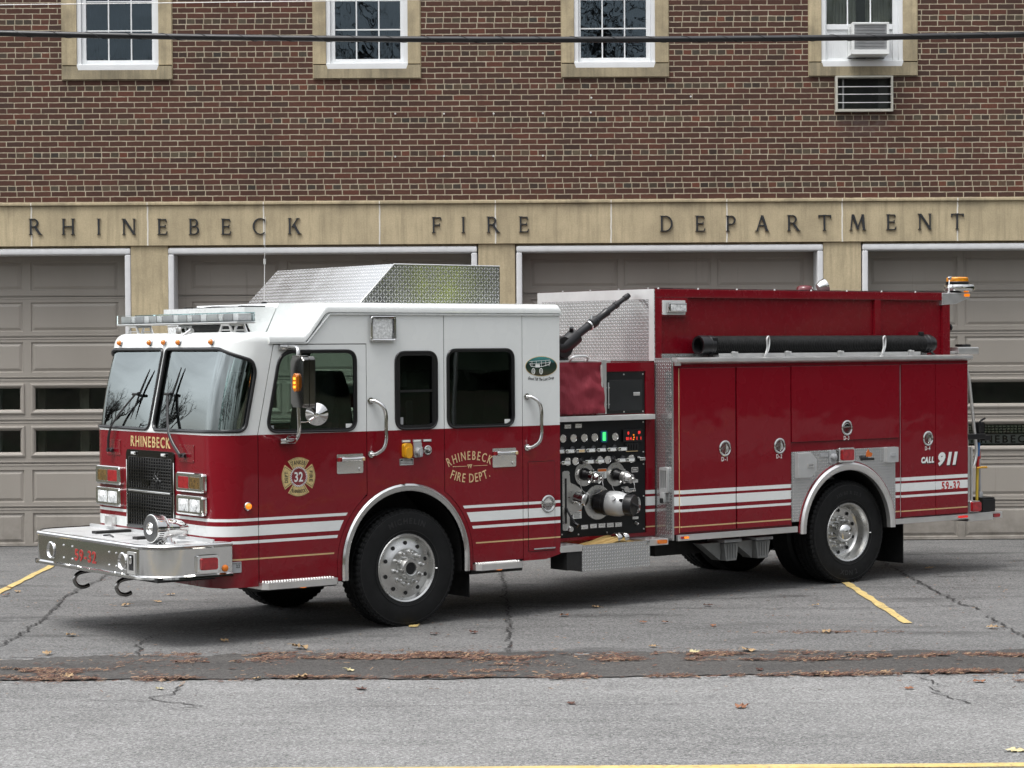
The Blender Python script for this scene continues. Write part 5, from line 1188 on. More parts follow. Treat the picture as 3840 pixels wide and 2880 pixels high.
# ---- pump house
bm = B(); box(bm, 1.80, 3.166, .262, 2.10, .60, 2.318); part('pump_housing', bm, 'red')
PY = .25
bm = B()
for r_ in (rect(3.038, 3.150, .632, 2.318), rect(2.537, 3.0375, 2.234, 2.318), rect(1.80, 3.0375, .632, .664)): prism(bm, r_, SIDE(PY-.012), 0-.03, 0)
part('pump_frame', bm, 'body')
bm = B(); prism(bm, rect(1.80, 3.036, .6645, 1.765), SIDE(PY), -.02, 0)
PP = part('pump_panel', bm, simple('black_anodised_panel', (.007, .008, .009), .45, spec=.3))
bm = B(); prism(bm, rect(2.537, 3.036, 1.828, 2.2335), SIDE(PY), -.02, 0); UP = part('upper_panel', bm, MAT['black'])
bm = B(); prism(bm, rect(2.575, 3.0, 1.855, 2.153), SIDE(PY), 0, .006, bev=.003); part('upper_door', bm, simple('black_door_paint', (.016, .018, .019), .35), UP)
bm = B(); tube(bm, [(2.572, PY-.010, 1.88), (2.572, PY-.010, 2.13)], .007, 6); box(bm, 2.885, 2.965, PY-.014, PY-.006, 1.998, 2.032, .003)
for x, z in ((2.77, 2.205), (3.01, 2.205), (2.77, 1.845), (3.01, 1.845), (2.55, 2.08), (2.585, 2.08), (2.55, 1.92), (2.585, 1.92)): lathe(bm, [(.009, 0), (.007, .005), (.001, .006)], (x, PY-.001, z), (0, -1, 0), 8)
part('panel_hardware', bm, 'alu', UP)
# shelf
bm = B(); box(bm, 1.80, 3.085, PY-.10, PY+.0, 1.768, 1.816, .004)
for k in range(5): box(bm, 2.01, 3.083, PY-.1015, PY-.10, 1.774+k*.009, 1.778+k*.009)
part('panel_shelf', bm, 'alu_matte')
bm = B(); box(bm, 2.47, 2.535, .22, .27, 1.83, 2.325, .006); tube(bm, [(2.452, .195, 2.30), (2.452, .195, 1.96)], .016, 10); prism(bm, [(2.41, 1.83), (2.47, 1.83), (2.47, 1.98), (2.45, 1.99)], SIDE(.20), -.03, 0); part('crosslay_rail', bm, 'alu')
bm = B(); tube(bm, smooth_path([(2.10, .25, 2.335), (2.12, .22, 2.375), (2.18, .22, 2.385), (2.26, .22, 2.385), (2.30, .22, 2.37), (2.31, .25, 2.335)], 4), .012, 8); box(bm, 1.8, 2.6, .24, .30, 2.318, 2.345, .004); box(bm, 2.45, 2.50, .19, .25, 2.32, 2.35, .004); part('deck_handle', bm, 'alu')
# red vinyl crosslay cover
bm = B(); nx, nz = 34, 30; g = []
for j in range(nz+1):
    row = []
    for i in range(nx+1):
        u = i/nx; v = j/nz; x = 1.82+u*.635; z = 1.835+v*.492
        y = PY-.06+.034*noise.noise(Vector((u*2.6, v*2.0, 1)))+.020*noise.noise(Vector((u*7+v*2, v*5, 4)))
        hem = max(0, 1-v/.16); y += hem*.012*sin(u*62+2*noise.noise(Vector((u*9, 0, 2))))-.02*hem*(1-hem)
        x += .018*(1-v)*(u)+.012*noise.noise(Vector((v*5, u*2, 7)))
        row.append(bm.verts.new((x, y, z)))
    g.append(row)
for j in range(nz):
    for i in range(nx): bm.faces.new((g[j][i], g[j][i+1], g[j+1][i+1], g[j+1][i]))
r = bmesh.ops.solidify(bm, geom=bm.faces[:], thickness=.006); part('crosslay_cover', bm, 'vinyl', smooth=80)
# pump panel instruments
def Yp(w=0): return PY-w
def gauge(x, z, r=.042):
    bm = B(); lathe(bm, [(r, 0), (r, .012), (r*.92, .018), (r*.84, .014)], (x, PY, z), (0, -1, 0), 24); G_ = part('gauge', bm, 'steel', PP)
    bm = B(); lathe(bm, [(r*.86, .010), (.001, .0105)], (x, PY, z), (0, -1, 0), 24); part('dial', bm, 'whitevinyl', G_)
    bm = B(); a = rnd.uniform(.5, .9); n_ = Vector((cos(a), sin(a))); t_ = Vector((-n_.y, n_.x))
    prism(bm, [(x-n_.x*r*.6-t_.x*.003, z-n_.y*r*.6-t_.y*.003), (x+n_.x*r*.5, z+n_.y*r*.5), (x-n_.x*r*.6+t_.x*.003, z-n_.y*r*.6+t_.y*.003)], SIDE(PY-.0112), 0, .001)
    for k in range(9):
        b = radians(-40+k*32.5); q = Vector((cos(b), sin(b))); prism(bm, [(x+q.x*r*.62-q.y*.002, z+q.y*r*.62+q.x*.002), (x+q.x*r*.78-q.y*.002, z+q.y*r*.78+q.x*.002), (x+q.x*r*.78+q.y*.002, z+q.y*r*.78-q.x*.002), (x+q.x*r*.62+q.y*.002, z+q.y*r*.62-q.x*.002)], SIDE(PY-.0112), 0, .0008)
    part('needle', bm, 'blackvinyl', G_)
for x in (1.885, 2.011, 2.137, 2.267, 2.395, 2.648): gauge(x, 1.608)
for x in (2.064, 2.158, 2.458, 2.554, 2.848): gauge(x, 1.389)
def pull(x, z, lab='whitevinyl'):
    bm = B(); lathe(bm, [(.036, 0), (.034, .014), (.020, .022), (.012, .03), (.011, .055), (.001, .056)], (x, PY, z), (0, -1, 0), 18); Pl = part('valve_control', bm, 'black', PP)
    bm = B(); box(bm, x-.005, x+.105, PY-.078, PY-.05, z-.028, z+.010, .006); cyl(bm, (x, PY-.03, z), (x, PY-.07, z-.008), .014, .014, 10); part('handle', bm, 'steel', Pl)
    bm = B(); box(bm, x+.024, x+.092, PY-.0795, PY-.078, z-.021, z+.002); part('tag_plate', bm, lab, Pl)
for k, x in enumerate((1.875, 1.999, 2.126, 2.252, 2.383, 2.513, 2.644)): pull(x, 1.498, 'goldpaint' if k == 2 else 'whitevinyl')
for x in (1.95, 2.235, 2.362, 2.629, 2.742): pull(x, 1.390)
def plate(x, z, w_, h_, mat='steel', ins='whitevinyl', nm='nameplate'):
    bm = B(); prism(bm, rrect(x-w_/2, x+w_/2, z-h_/2, z+h_/2, .003), SIDE(PY), 0, .006); q = part(nm, bm, mat, PP)
    bm = B(); prism(bm, rrect(x-w_*.40, x+w_*.40, z-h_*.28, z+h_*.28, .002), SIDE(PY-.006), 0, .001, [rect(x-w_*.34, x+w_*.34, z-h_*.16, z+h_*.16)]); part('legend', bm, ins, q)
plate(2.075, 1.72, .08, .04); plate(2.205, 1.723, .08, .04)
for x, z in ((2.272, .757), (2.381, .761), (2.485, .760), (2.589, .759), (2.691, .758)): plate(x, z, .085, .042)
plate(2.906, .812, .075, .026); plate(2.905, 1.17, .07, .035); plate(2.90, 1.279, .085, .05, 'steel', 'blackvinyl')
bm = B(); prism(bm, rrect(2.474, 2.552, 1.557, 1.668, .016), SIDE(PY), 0, .014, bev=.004); TG = part('tank_gauge', bm, simple('blue_gauge_housing', (.01, .12, .22), .3), PP)
bm = B(); prism(bm, rrect(2.493, 2.533, 1.572, 1.655, .008), SIDE(PY-.014), 0, .003)
part('level_display', bm, 'green', TG)
bm = B()
for k in range(7): box(bm, 2.522, 2.531, PY-.0185, PY-.017, 1.58+k*.010, 1.583+k*.010)
part('level_ticks', bm, 'blackvinyl', TG)
bm = B(); prism(bm, rrect(2.744, 2.990, 1.552, 1.674, .008), SIDE(PY), 0, .02, bev=.004); GVN = part('pressure_governor', bm, 'black', PP)
bm = B(); 
for tx_, x, z in (('0', 2.81, 1.638), ('19', 2.945, 1.640), ('01', 2.80, 1.585), ('4', 2.84, 1.585), ('1', 2.915, 1.585), ('1', 2.965, 1.585)): flat_text(bm, tx_, .028, STEXT(PY-.02, x, z), 0, .001, bold=.03)
part('digits', bm, 'rled', GVN)
bm = B()
for x, z in ((2.875, 1.618), (2.88, 1.595), (2.872, 1.575)): box(bm, x-.008, x+.008, PY-.022, PY-.02, z-.006, z+.006)
part('indicator', bm, 'amberlit', GVN)
bm = B()
for k in range(5): box(bm, 2.785+k*.032, 2.81+k*.032, PY-.02, PY, 1.475, 1.53, .004)
box(bm, 2.775, 2.945, PY-.008, PY, 1.458, 1.54, .003); part('switch_bank', bm, 'black', PP)
bm = B(); box(bm, 2.785, 2.935, PY-.012, PY-.008, 1.458, 1.464); part('bank_legend', bm, 'goldpaint', PP)
bm = B(); box(bm, 2.925, 2.96, PY-.02, PY, 1.39, 1.41, .004); box(bm, 2.945, 3.015, PY-.035, PY-.015, 1.365, 1.402, .01); part('throttle_latch', bm, 'steel', PP)
def flange(x, z, r, nm='discharge_flange'):
    bm = B(); lathe(bm, [(r, 0), (r, .006), (r*.55, .008), (r*.5, .008)], (x, PY, z), (0, -1, 0), 36)
    for k in range(8):
        a = 2*pi*(k+.5)/8; lathe(bm, [(.008, 0), (.006, .004), (.001, .005)], (x+r*.85*cos(a), PY-.006, z+r*.85*sin(a)), (0, -1, 0), 8)
    return part(nm, bm, 'wheelalu', PP)
def outlet(x, z, r, cap, d=(.32, -.92, -.22), ln=.16):
    f_ = flange(x, z, r); d = Vector(d).normalized(); p = Vector((x, PY-.005, z))
    bm = B(); lathe(bm, [(.062, 0), (.060, .02), (.052, .04), (.052, ln*.55), (.058, ln*.58)], p, d, 24); part('outlet_elbow', bm, 'black', f_)
    bm = B(); lathe(bm, [(.052, ln*.45), (.060, ln*.5), (.060, ln*.75), (.052, ln*.78), (.052, ln*.9), (.046, ln*1.0), (.046, ln*1.15), (.03, ln*1.2), (.02, ln*1.22), (.02, ln*1.32), (.001, ln*1.33)], p, d, 20)
    for k in range(3):
        a = 2*pi*k/3; u = d.orthogonal().normalized(); w_ = d.cross(u); q = p+d*ln*.62+(u*cos(a)+w_*sin(a))*.062; cyl(bm, q, q+(u*cos(a)+w_*sin(a))*.016, .008, .008, 8)
    part('coupling', bm, 'steel' if cap else 'wheelalu', f_)
    bm = B(); e = p+d*ln*1.25; tube(bm, smooth_path([e, e+Vector((0, -.01, -.10)), Vector((x+.06, PY-.03, z-.20)), Vector((x-.02, PY-.01, z-.16)), Vector((x-.05, PY-.008, z-.10))], 6), .0035, 6); part('retaining_cable', bm, 'alu', f_)
outlet(2.272, 1.262, .115, True); outlet(2.66, 1.246, .115, False)
bm = B(); z = 1.255; prism(bm, rrect(2.440, 2.548, 1.212, 1.305, .004), SIDE(PY), 0, .003); WS = part('warning_label', bm, 'whitevinyl', PP)
bm = B(); prism(bm, rect(2.443, 2.545, 1.278, 1.302), SIDE(PY-.003), 0, .001); part('warning_band', bm, simple('orange_vinyl', (.6, .14, .02), .4), WS)
bm = B()
for k in range(5): box(bm, 2.45, 2.53-(k % 2)*.01, PY-.0042, PY-.003, 1.222+k*.010, 1.226+k*.010)
part('warning_text', bm, 'blackvinyl', WS)
bm = B(); prism(bm, rrect(2.132, 2.238, .842, .938, .004), SIDE(PY), 0, .003); WS = part('warning_label', bm, 'whitevinyl', PP)
bm = B(); prism(bm, rect(2.135, 2.235, .914, .935), SIDE(PY-.003), 0, .001); part('warning_band', bm, MAT.setdefault('orange', simple('orange_vinyl', (.6, .14, .02), .4)), WS)
bm = B()
for k in range(5): box(bm, 2.142, 2.222-(k % 2)*.012, PY-.0042, PY-.003, .852+k*.011, .856+k*.011)
part('warning_text', bm, 'blackvinyl', WS)
# large intake with relief valve
f_ = flange(2.435, .985, .165, 'intake_flange'); d = Vector((.42, -.90, -.06)).normalized(); p = Vector((2.47, PY, .985))
bm = B(); lathe(bm, [(.115, -.02), (.115, .05), (.122, .055), (.122, .085), (.112, .09)], p, d, 32)
part('intake_collar', bm, 'black', f_)
bm = B(); lathe(bm, [(.108, .08), (.116, .10), (.122, .16), (.118, .22), (.10, .27), (.092, .28)], p, d, 32); u = d.orthogonal().normalized(); cyl(bm, p+d*.14+Vector((-.06, -.09, .05)), p+d*.12+Vector((-.09, -.13, .06)), .02, .02, 10); part('intake_valve', bm, 'boxalu', f_)
bm = B(); lathe(bm, [(.092, .275), (.102, .28), (.102, .35), (.094, .36), (.07, .355), (.02, .352), (.001, .352)], p, d, 28); box_c = p+d*.365
cyl(bm, box_c+Vector((-.06, -.0, .03)), box_c+Vector((.05, 0, -.02)), .012, .012, 8); cyl(bm, p+d*.10+Vector((-.02, -.11, .03)), p+d*.13+Vector((-.02, -.17, .035)), .022, .018, 10); part('intake_cap', bm, 'black', f_)
bm = B(); lathe(bm, [(.075, .0), (.08, .04), (.085, .10), (.080, .115), (.05, .118), (.001, .118)], (2.80, PY, .945), (.5, -.86, 0), 24); cyl(bm, (2.78, PY-.02, .945), (2.83, PY-.10, .945), .05, .06, 16); part('end_cap', bm, 'chrome', PP)
bm = B(); lathe(bm, [(.035, 0), (.03, .05), (.03, .08), (.001, .08)], (2.735, PY, 1.10), (0, -1, 0), 14); box(bm, 2.75, 2.86, PY-.07, PY-.05, 1.07, 1.105, .006); part('drain_control', bm, 'steel', PP)
# left bracket with lever and inlet
bm = B(); prism(bm, rpoly([(2.005, .735), (2.092, .735), (2.092, .87), (2.16, .90), (2.24, .93), (2.262, 1.03), (2.235, 1.12), (2.16, 1.165), (2.10, 1.185), (2.092, 1.30), (2.005, 1.30)], .025, 4), SIDE(PY), 0, .006); IB = part('inlet_plate', bm, 'wheelalu', PP)
bm = B(); box(bm, 2.034, 2.056, PY-.008, PY-.006, .80, 1.23); part('lever_slot', bm, 'dark', IB)
bm = B(); d = Vector((.35, -.9, -.2)).normalized(); p = Vector((2.17, PY-.005, 1.045)); lathe(bm, [(.06, 0), (.056, .05), (.064, .055), (.064, .10), (.056, .11), (.02, .115), (.001, .115)], p, d, 20)
for k in range(4):
    a = 2*pi*k/4; u = d.orthogonal().normalized(); w_ = d.cross(u); q = p+d*.08+(u*cos(a)+w_*sin(a))*.064; cyl(bm, q, q+(u*cos(a)+w_*sin(a))*.014, .008, .008, 8)
part('inlet_cap', bm, 'steel', IB)
bm = B(); tube(bm, smooth_path([(2.045, PY-.01, .95), (2.06, PY-.06, .87), (2.085, PY-.11, .80)], 4), .010, 8); cyl(bm, (2.08, PY-.10, .805), (2.095, PY-.13, .785), .02, .02, 10); part('lever', bm, 'black', IB)
bm = B(); lathe(bm, [(.034, 0), (.034, .02), (.026, .03), (.001, .03)], (2.094, PY, .747), (0, -1, 0), 8); part('drain_knob', bm, 'steel', PP)
bm = B()
for x, z in ((3.012, 1.74), (3.012, 1.33), (3.012, .70), (3.012, 1.02), (2.55, .69), (2.2, .69), (2.0, .70), (3.012, 1.45)): lathe(bm, [(.009, 0), (.007, .005), (.001, .006)], (x, PY-.001, z), (0, -1, 0), 8)
cyl(bm, (2.906, PY, .765), (2.915, PY-.03, .755), .014, .014, 10); part('panel_screw', bm, 'alu', PP)
# running board below the panel
for a, b in ((1.775, 2.06), (2.83, 3.115)):
    bm = B()
    box(bm, a, b, .0, .26, .556, .618, .006)
    for k in range(3):
        for j in range(2): box(bm, a+.04+k*.08, a+.07+k*.08, .05+j*.09, .09+j*.09, .618, .622, .003, seg=1)
    part('running_board', bm, 'alu')
bm = B(); prism(bm, rect(2.045, 2.878, .362, .612), SIDE(.0), -.008, 0); box(bm, 2.045, 2.053, .009, .30, .362, .60); box(bm, 2.870, 2.878, .009, .30, .362, .612); box(bm, 2.045, 2.878, .30, .31, .362, .612); box(bm, 2.054, 2.869, .009, .299, .362, .37); part('hose_tray', bm, 'tread_xz')
bm = B(); box(bm, 1.87, 2.044, .01, .26, .385, .555); part('tray_bracket', bm, 'dark')
bm = B(); prism(bm, rrect(2.975, 3.085, .572, .608, .008), SIDE(.0), 0, .02, bev=.008); part('turn_signal', bm, simple('orange_lens', (.7, .17, .01), .15, coat=.7))
# ---- rear body
BX0, BX1 = 3.168, 7.402
bm = B()
box(bm, BX0, 4.765, .004, W-.004, .645, 2.318); box(bm, 6.262, BX1, .004, W-.004, .645, 2.318); box(bm, 4.7655, 6.2615, .004, W-.004, 1.39, 2.318); box(bm, 4.7655, 6.2615, .62, W-.62, .66, 1.3895); part('rear_body', bm, 'body')
bm = B(); prism(bm, rect(.0, .258, .592, 2.332), lambda u, v, w: (BX0-w, u, v), -.02, .004); FP = part('corner_panel', bm, 'tread_yz')
bm = B(); hx = BX0-.004
prism(bm, rrect(.04, .155, 1.05, 1.30, .02, 4), lambda u, v, w: (hx-w, u, v), 0, .03, [rrect(.058, .078, 1.09, 1.27, .008, 3), rrect(.088, .108, 1.09, 1.27, .008, 3), rrect(.118, .138, 1.09, 1.27, .008, 3)])
box(bm, hx-.04, hx, .075, .145, .96, 1.06, .012); part('folding_step', bm, 'boxalu', FP)
bm = B(); box(bm, hx-.006, hx-.001, .05, .145, 1.06, 1.29); box(bm, hx-.05, hx-.03, .085, .135, .95, 1.0, .01); part('step_backing', bm, 'dark', FP)
def body_door(x0, x1, z0, z1, nm='compartment_door', gold=True):
    bm = B(); prism(bm, rrect(x0, x1, z0, z1, .006, 3), SIDE(.004), -.002, .022, bev=.006); q = part(nm, bm, 'body'); bm = B(); prism(bm, offset_poly(rect(x0, x1, z0, z1), .006), SIDE(.004), 0, .0015); part('door_seam', bm, 'black', q); return q
Q1 = body_door(3.262, 3.985, .662, 2.262); Q2 = body_door(4.004, 4.738, .662, 2.262); Q3 = body_door(4.752, 6.315, 1.495, 2.265); Q4 = body_door(6.352, 6.868, .655, 2.268); Q5 = body_door(6.874, 7.378, .655, 2.268)
for x in (3.257, 3.9945, 6.347): bm = B(); box(bm, x-.0016, x+.0016, -.004, .003, .66, 2.262); part('door_hinge', bm, 'boxalu' if x > 6 else ('goldpaint' if x < 3.5 else 'black'))
for x, z, q, tl, nm in ((3.839, 1.464, Q1, 0, 'D-1'), (4.580, 1.465, Q2, 0, 'D-2'), (5.535, 1.621, Q3, 90, 'D-3'), (6.751, 1.475, Q4, 0, 'D-4')):
    latch(x, z, .080, -.018, q, tl); bm = B(); flat_text(bm, nm, .042, STEXT(-.018, x-.004, z-.103), 0, .002, bold=.01, track=.08, fit=.088); part('door_number', bm, 'whitevinyl', q)
# CALL 911, unit number
for tx_, h_, x, z, xs_, q in (('CALL', .058, 6.744, 1.248, .205, Q4), ('911', .122, 7.045, 1.252, .305, Q5)):
    bm = B(); flat_text(bm, tx_, h_, STEXT(-.018, x+.008, z-.008), 0, .0012, fit=xs_, bold=.075, shear=.22, track=.05); part('lettering_shadow', bm, 'blackvinyl', q)
    bm = B(); flat_text(bm, tx_, h_, STEXT(-.0192, x, z), 0, .0014, fit=xs_, bold=.06, shear=.22, track=.05); part('lettering', bm, 'whitevinyl', q)
bm = B(); flat_text(bm, '59-32', .085, STEXT(-.018, 7.115, .960), 0, .002, bold=.025, track=.10, fit=.31); part('unit_number', bm, 'redvinyl', Q5)
# top moulding
bm = B(); pts = [(BX0+.05, .0)]; prism(bm, [(-.035, 2.312), (-.045, 2.322), (-.045, 2.352), (-.03, 2.362), (.03, 2.364), (.03, 2.300), (-.012, 2.300)], lambda u, v, w: (3.20+w, u, v), 0, 4.235)
for z in (2.328, 2.342): box(bm, 3.20, 7.43, -.0475, -.0445, z-.003, z+.003, .001, seg=1)
box(bm, 3.20, 3.26, -.03, .0, 2.285, 2.311); part('top_moulding', bm, 'alu')
bm = B(); box(bm, BX0, BX1, .031, .25, 2.33, 2.358); box(bm, 3.25, 7.02, .236, .2495, 2.358, 2.402); part('ledge', bm, 'tread_xz')
# rub rail
bm = B(); box(bm, 3.225, 4.835, -.014, .02, .582, .642, .005); part('rub_rail', bm, 'alu')
bm = B(); box(bm, 6.248, 7.41, -.014, .02, .585, .640, .005); part('rub_rail', bm, 'alu')
bm = B(); prism(bm, rrect(3.262, 3.335, .602, .626, .008), SIDE(-.014), 0, .008); part('rail_lamp_base', bm, 'redlens'); bm = B(); prism(bm, rrect(3.30, 3.355, .604, .624, .006), SIDE(-.0225), 0, .006); part('rail_lamp', bm, 'amberlit')
bm = B(); prism(bm, rrect(7.23, 7.37, .602, .626, .008), SIDE(-.014), 0, .012, bev=.004); part('rail_lamp', bm, 'redlit')
# fender panel with arch
cR = (5.555, .575)
bm = B(); prism(bm, [(4.757, .69), (4.757, 1.398), (6.264, 1.405), (6.264, .66), (cR[0]+.655, .66)]+arcpts(cR[0], cR[1], .655, 8, 172, 30)+[(cR[0]-.655, .69)], SIDE(.0), -.02, .006); FN = part('fender_panel', bm, 'tread_xz')
arch_trim(cR, .612, .690, .562, .562, -.006, .035, 'wheel_arch_trim', 'alu'); wheel_well(cR, .65, .55, .02, .62, 'wheel_well'); wheel_well(cR, .65, .55, W-.64, .62, 'wheel_well')
bm = B(); tube(bm, [(cR[0]-.697, -.008, .60)]+[(cR[0]+.697*cos(radians(a)), -.008, cR[1]+.697*sin(radians(a))) for a in range(180, -1, -6)], .008, 6); part('arch_bead', bm, 'red')
bm = B(); prism(bm, [(4.800, 1.135), (4.985, 1.130), (5.062, 1.20), (5.062, 1.318), (4.985, 1.385), (4.800, 1.385)], SIDE(-.006), 0, .055, bev=.006); FB = part('fuel_box', bm, 'boxalu', FN); bm = B(); prism(bm, rrect(4.925, 5.015, 1.235, 1.275, .004), SIDE(-.061), 0, .008, [rrect(4.94, 5.0, 1.245, 1.265, .003)]); part('latch_plate', bm, 'alu', FB)
bm = B(); prism(bm, rrect(6.088, 6.262, 1.245, 1.402, .006), SIDE(-.006), 0, .05, bev=.005); FB = part('fender_box', bm, 'boxalu', FN); bm = B(); prism(bm, rrect(6.14, 6.215, 1.305, 1.34, .004), SIDE(-.056), 0, .008); part('latch_plate', bm, 'greyplastic', FB)
bm = B(); prism(bm, rrect(5.395, 5.625, 1.268, 1.418, .012), SIDE(-.006), 0, .035, bev=.012); RL = part('side_warning_lamp', bm, 'chrome', FN); bm = B(); prism(bm, rrect(5.435, 5.60, 1.288, 1.400, .010), SIDE(-.040), 0, .02, bev=.010); part('lens', bm, 'redlens', RL)
bm = B(); prism(bm, rrect(5.165, 5.275, 1.335, 1.372, .004), SIDE(-.006), 0, .006); prism(bm, rrect(5.285, 5.37, 1.26, 1.40, .012), SIDE(-.006), 0, .018, bev=.005); lathe(bm, [(.035, .018), (.033, .05), (.02, .058), (.001, .06)], (5.328, -.006, 1.33), (0, -1, 0), 18); part('fender_outlet', bm, 'greyplastic', FN)
bm = B(); box(bm, 5.745, 5.945, -.010, -.006, 1.275, 1.298); flat_text(bm, 'FERRARA', .03, STEXT(-.006, 5.79, 1.312), 0, .003, bold=.02, shear=.2, fit=.13); part('maker_badge', bm, 'blackvinyl', FN)
bm = B(); prism(bm, rpoly([(5.82, 1.315), (5.90, 1.31), (5.925, 1.345), (5.875, 1.36), (5.862, 1.395), (5.835, 1.36)], .01, 3), SIDE(-.006), 0, .004); part('badge_flame', bm, MAT['orange'], FN)
# ---- tank
TY0, TZ = .25, 3.035
bm = B(); box(bm, BX0+.004, BX1-.002, TY0+.035, W-TY0, 2.319, TZ-.005)
box(bm, BX0+.006, BX1, TY0, TY0+.0345, 2.952, TZ, .004)
for a, b in ((BX0+.006, 3.262), (6.236, 6.326), (7.288, BX1)): box(bm, a, b, TY0+.001, TY0+.0345, 2.36, 2.9515, .003)
box(bm, 3.25, 3.60, TY0+.002, TY0+.0345, 2.765, 2.9515, .003); part('water_tank', bm, 'red')
bm = B(); prism(bm, rect(TY0, W-TY0, 2.333, TZ), lambda u, v, w: (BX0-w, u, v), -.004, .004); TF = part('tank_front', bm, 'tread_yz')
bm = B()
for r_ in (rect(TY0-.001, .328, 2.333, TZ), rect(2.036, W-TY0, 2.333, TZ), rect(.3285, 2.0355, 2.936, TZ)): prism(bm, r_, lambda u, v, w: (BX0-w, u, v), .0042, .008)
part('front_frame', bm, simple('raw_aluminium_sheet', (.66, .67, .66), .5, .55, var=.1, vs_=3), TF)
bm = B(); box(bm, BX0+.01, BX1-.02, TY0+.02, W-TY0-.02, TZ, TZ+.006)
for k in range(60):
    x = BX0+.08+k*.0705; box(bm, x-.05, x+.05, TY0+.03, TY0+.20, TZ+.006, TZ+.009+.010*abs(noise.noise(Vector((k*.7, 1, 0)))), .003, seg=1)
part('tank_cover', bm, simple('dark_tarpaulin', (.05, .018, .02), .7), None)
bm = B()
for k in range(9): lathe(bm, [(.010, 0), (.008, .014), (.001, .016)], (BX0+.06+k*.52, TY0+.012, TZ), (0, 0, 1), 8)
for k in range(4): lathe(bm, [(.010, 0), (.008, .014), (.001, .016)], (BX0+.02, TY0+.12+k*.45, TZ), (0, 0, 1), 8)
part('cover_bolt', bm, 'alu')
# scene light on the tank
bm = B(); prism(bm, rrect(3.266, 3.556, 2.782, 2.925, .008), SIDE(TY0), 0, .012, [rect(3.305, 3.545, 2.806, 2.900)], 0); SL2 = part('tank_scene_light', bm, 'white_metal'); bm = B(); prism(bm, rect(3.305, 3.545, 2.806, 2.900), SIDE(TY0-.002), 0, .05, bev=.012); part('lamp_body', bm, 'chrome', SL2); bm = B(); prism(bm, rrect(3.335, 3.53, 2.822, 2.884, .006), SIDE(TY0-.050), 0, .006); part('lens', bm, 'clear', SL2)
# deck monitor
def P_(t): return Vector((2.42, .60, 2.555))+Vector((.69, -.03, .425))*t
bm = B(); dd = (P_(1)-P_(0)).normalized(); LN_ = (P_(1)-P_(0)).length
lathe(bm, [(r*.80, h) for r, h in ((.052, 0), (.055, .03), (.050, .04), (.050, .22), (.056, .225), (.056, .25), (.050, .255), (.066, .27), (.066, .33), (.052, .34), (.046, .38), (.046, .46), (.052, .47), (.052, .50), (.040, .51), (.036, .60), (.044, .605), (.044, .64), (.032, .65), (.028, .74), (.037, .745), (.037, .79), (.026, .80), (.032, LN_-.01), (.032, LN_))], P_(0), dd, 20)
MG = part('deck_monitor', bm, 'black')
bm = B(); lathe(bm, [(.042, .232), (.050, .236), (.050, .252), (.042, .256)], P_(0), dd, 20); cyl(bm, P_(.33)+Vector((0, 0, .05)), P_(.33)+Vector((.0, 0, .085)), .018, .014, 10); part('clamp_ring', bm, 'chrome', MG)
bm = B(); tube(bm, smooth_path([(2.46, .60, 2.58), (2.34, .60, 2.50), (2.26, .61, 2.46), (2.16, .62, 2.52), (2.14, .63, 2.66), (2.06, .66, 2.80)], 6), .082, 14); lathe(bm, [(.10, -.06), (.11, 0), (.10, .06)], (2.28, .60, 2.47), (0, -1, 0), 20); cyl(bm, (2.30, .66, 2.32), (2.30, .66, 2.45), .10, .08, 16); cyl(bm, (2.40, .60, 2.60), (2.38, .56, 2.66), .02, .02, 8); part('monitor_elbow', bm, 'black', MG)
bm = B(); lathe(bm, [(.060, 0), (.060, .05), (.052, .055)], P_(0)-dd*.03, dd, 20); part('monitor_swivel', bm, 'dotred', MG)
# roof beacons, rear lights
bm = B(); lathe(bm, [(.09, 0), (.092, .02), (.085, .045), (.07, .062), (.04, .07), (.001, .071)], (5.545, .60, 3.035), (0, 0, 1), 22); part('tank_beacon', bm, 'dotred')
bm = B(); lathe(bm, [(.02, 0), (.02, .03)], (5.83, .6, 3.035), (0, 0, 1), 10); lathe(bm, [(.001, -.08), (.05, -.07), (.070, -.03), (.078, .02), (.074, .03), (.001, .015)], (5.83, .6, 3.10), (.75, -.35, .35), 24); part('work_lamp', bm, 'chrome')
bm = B(); prism(bm, [(7.27, 2.90), (7.27, 3.035), (7.72, 3.04), (7.72, 2.985), (7.50, 2.915)], SIDE(.245), -.16, .0, bev=.01); BR = part('beacon_bracket', bm, 'alu')
bm = B(); lathe(bm, [(.12, 0), (.165, .02), (.175, .05), (.165, .085), (.12, .095)], (7.64, .33, 3.042), (0, 0, 1), 28); part('beacon_base', bm, 'chrome', BR)
bm = B(); lathe(bm, [(.125, 0), (.13, .02), (.12, .03)], (7.61, .33, 3.135), (0, 0, 1), 28); part('beacon_seal', bm, 'black', BR)
bm = B(); lathe(bm, [(.122, 0), (.122, .035), (.11, .048), (.001, .05)], (7.61, .33, 3.163), (0, 0, 1), 28); part('beacon_lens', bm, simple('amber_dome', (.65, .24, .01), .12, coat=.8, var=.3, vs_=30), BR)
bm = B(); prism(bm, rrect(7.63, 7.70, 2.997, 3.028, .006), SIDE(.245), 0, .012, bev=.004); part('clearance_lamp', bm, 'amberlit', BR)
bm = B(); tube(bm, smooth_path([(7.40, .26, 3.03), (7.42, .28, 3.10), (7.45, .30, 3.185)], 4), .006, 6); lathe(bm, [(.001, -.02), (.020, -.01), (.020, .012), (.001, .02)], (7.445, .29, 3.20), (0, -1, 0), 12); part('aim_lamp', bm, 'steel', BR)
bm = B(); lathe(bm, [(.02, 0), (.03, .03), (.02, .07), (.04, .075), (.04, .10)], (7.40, .34, 2.66), (1, 0, 0), 12); part('rear_camera', bm, 'black')
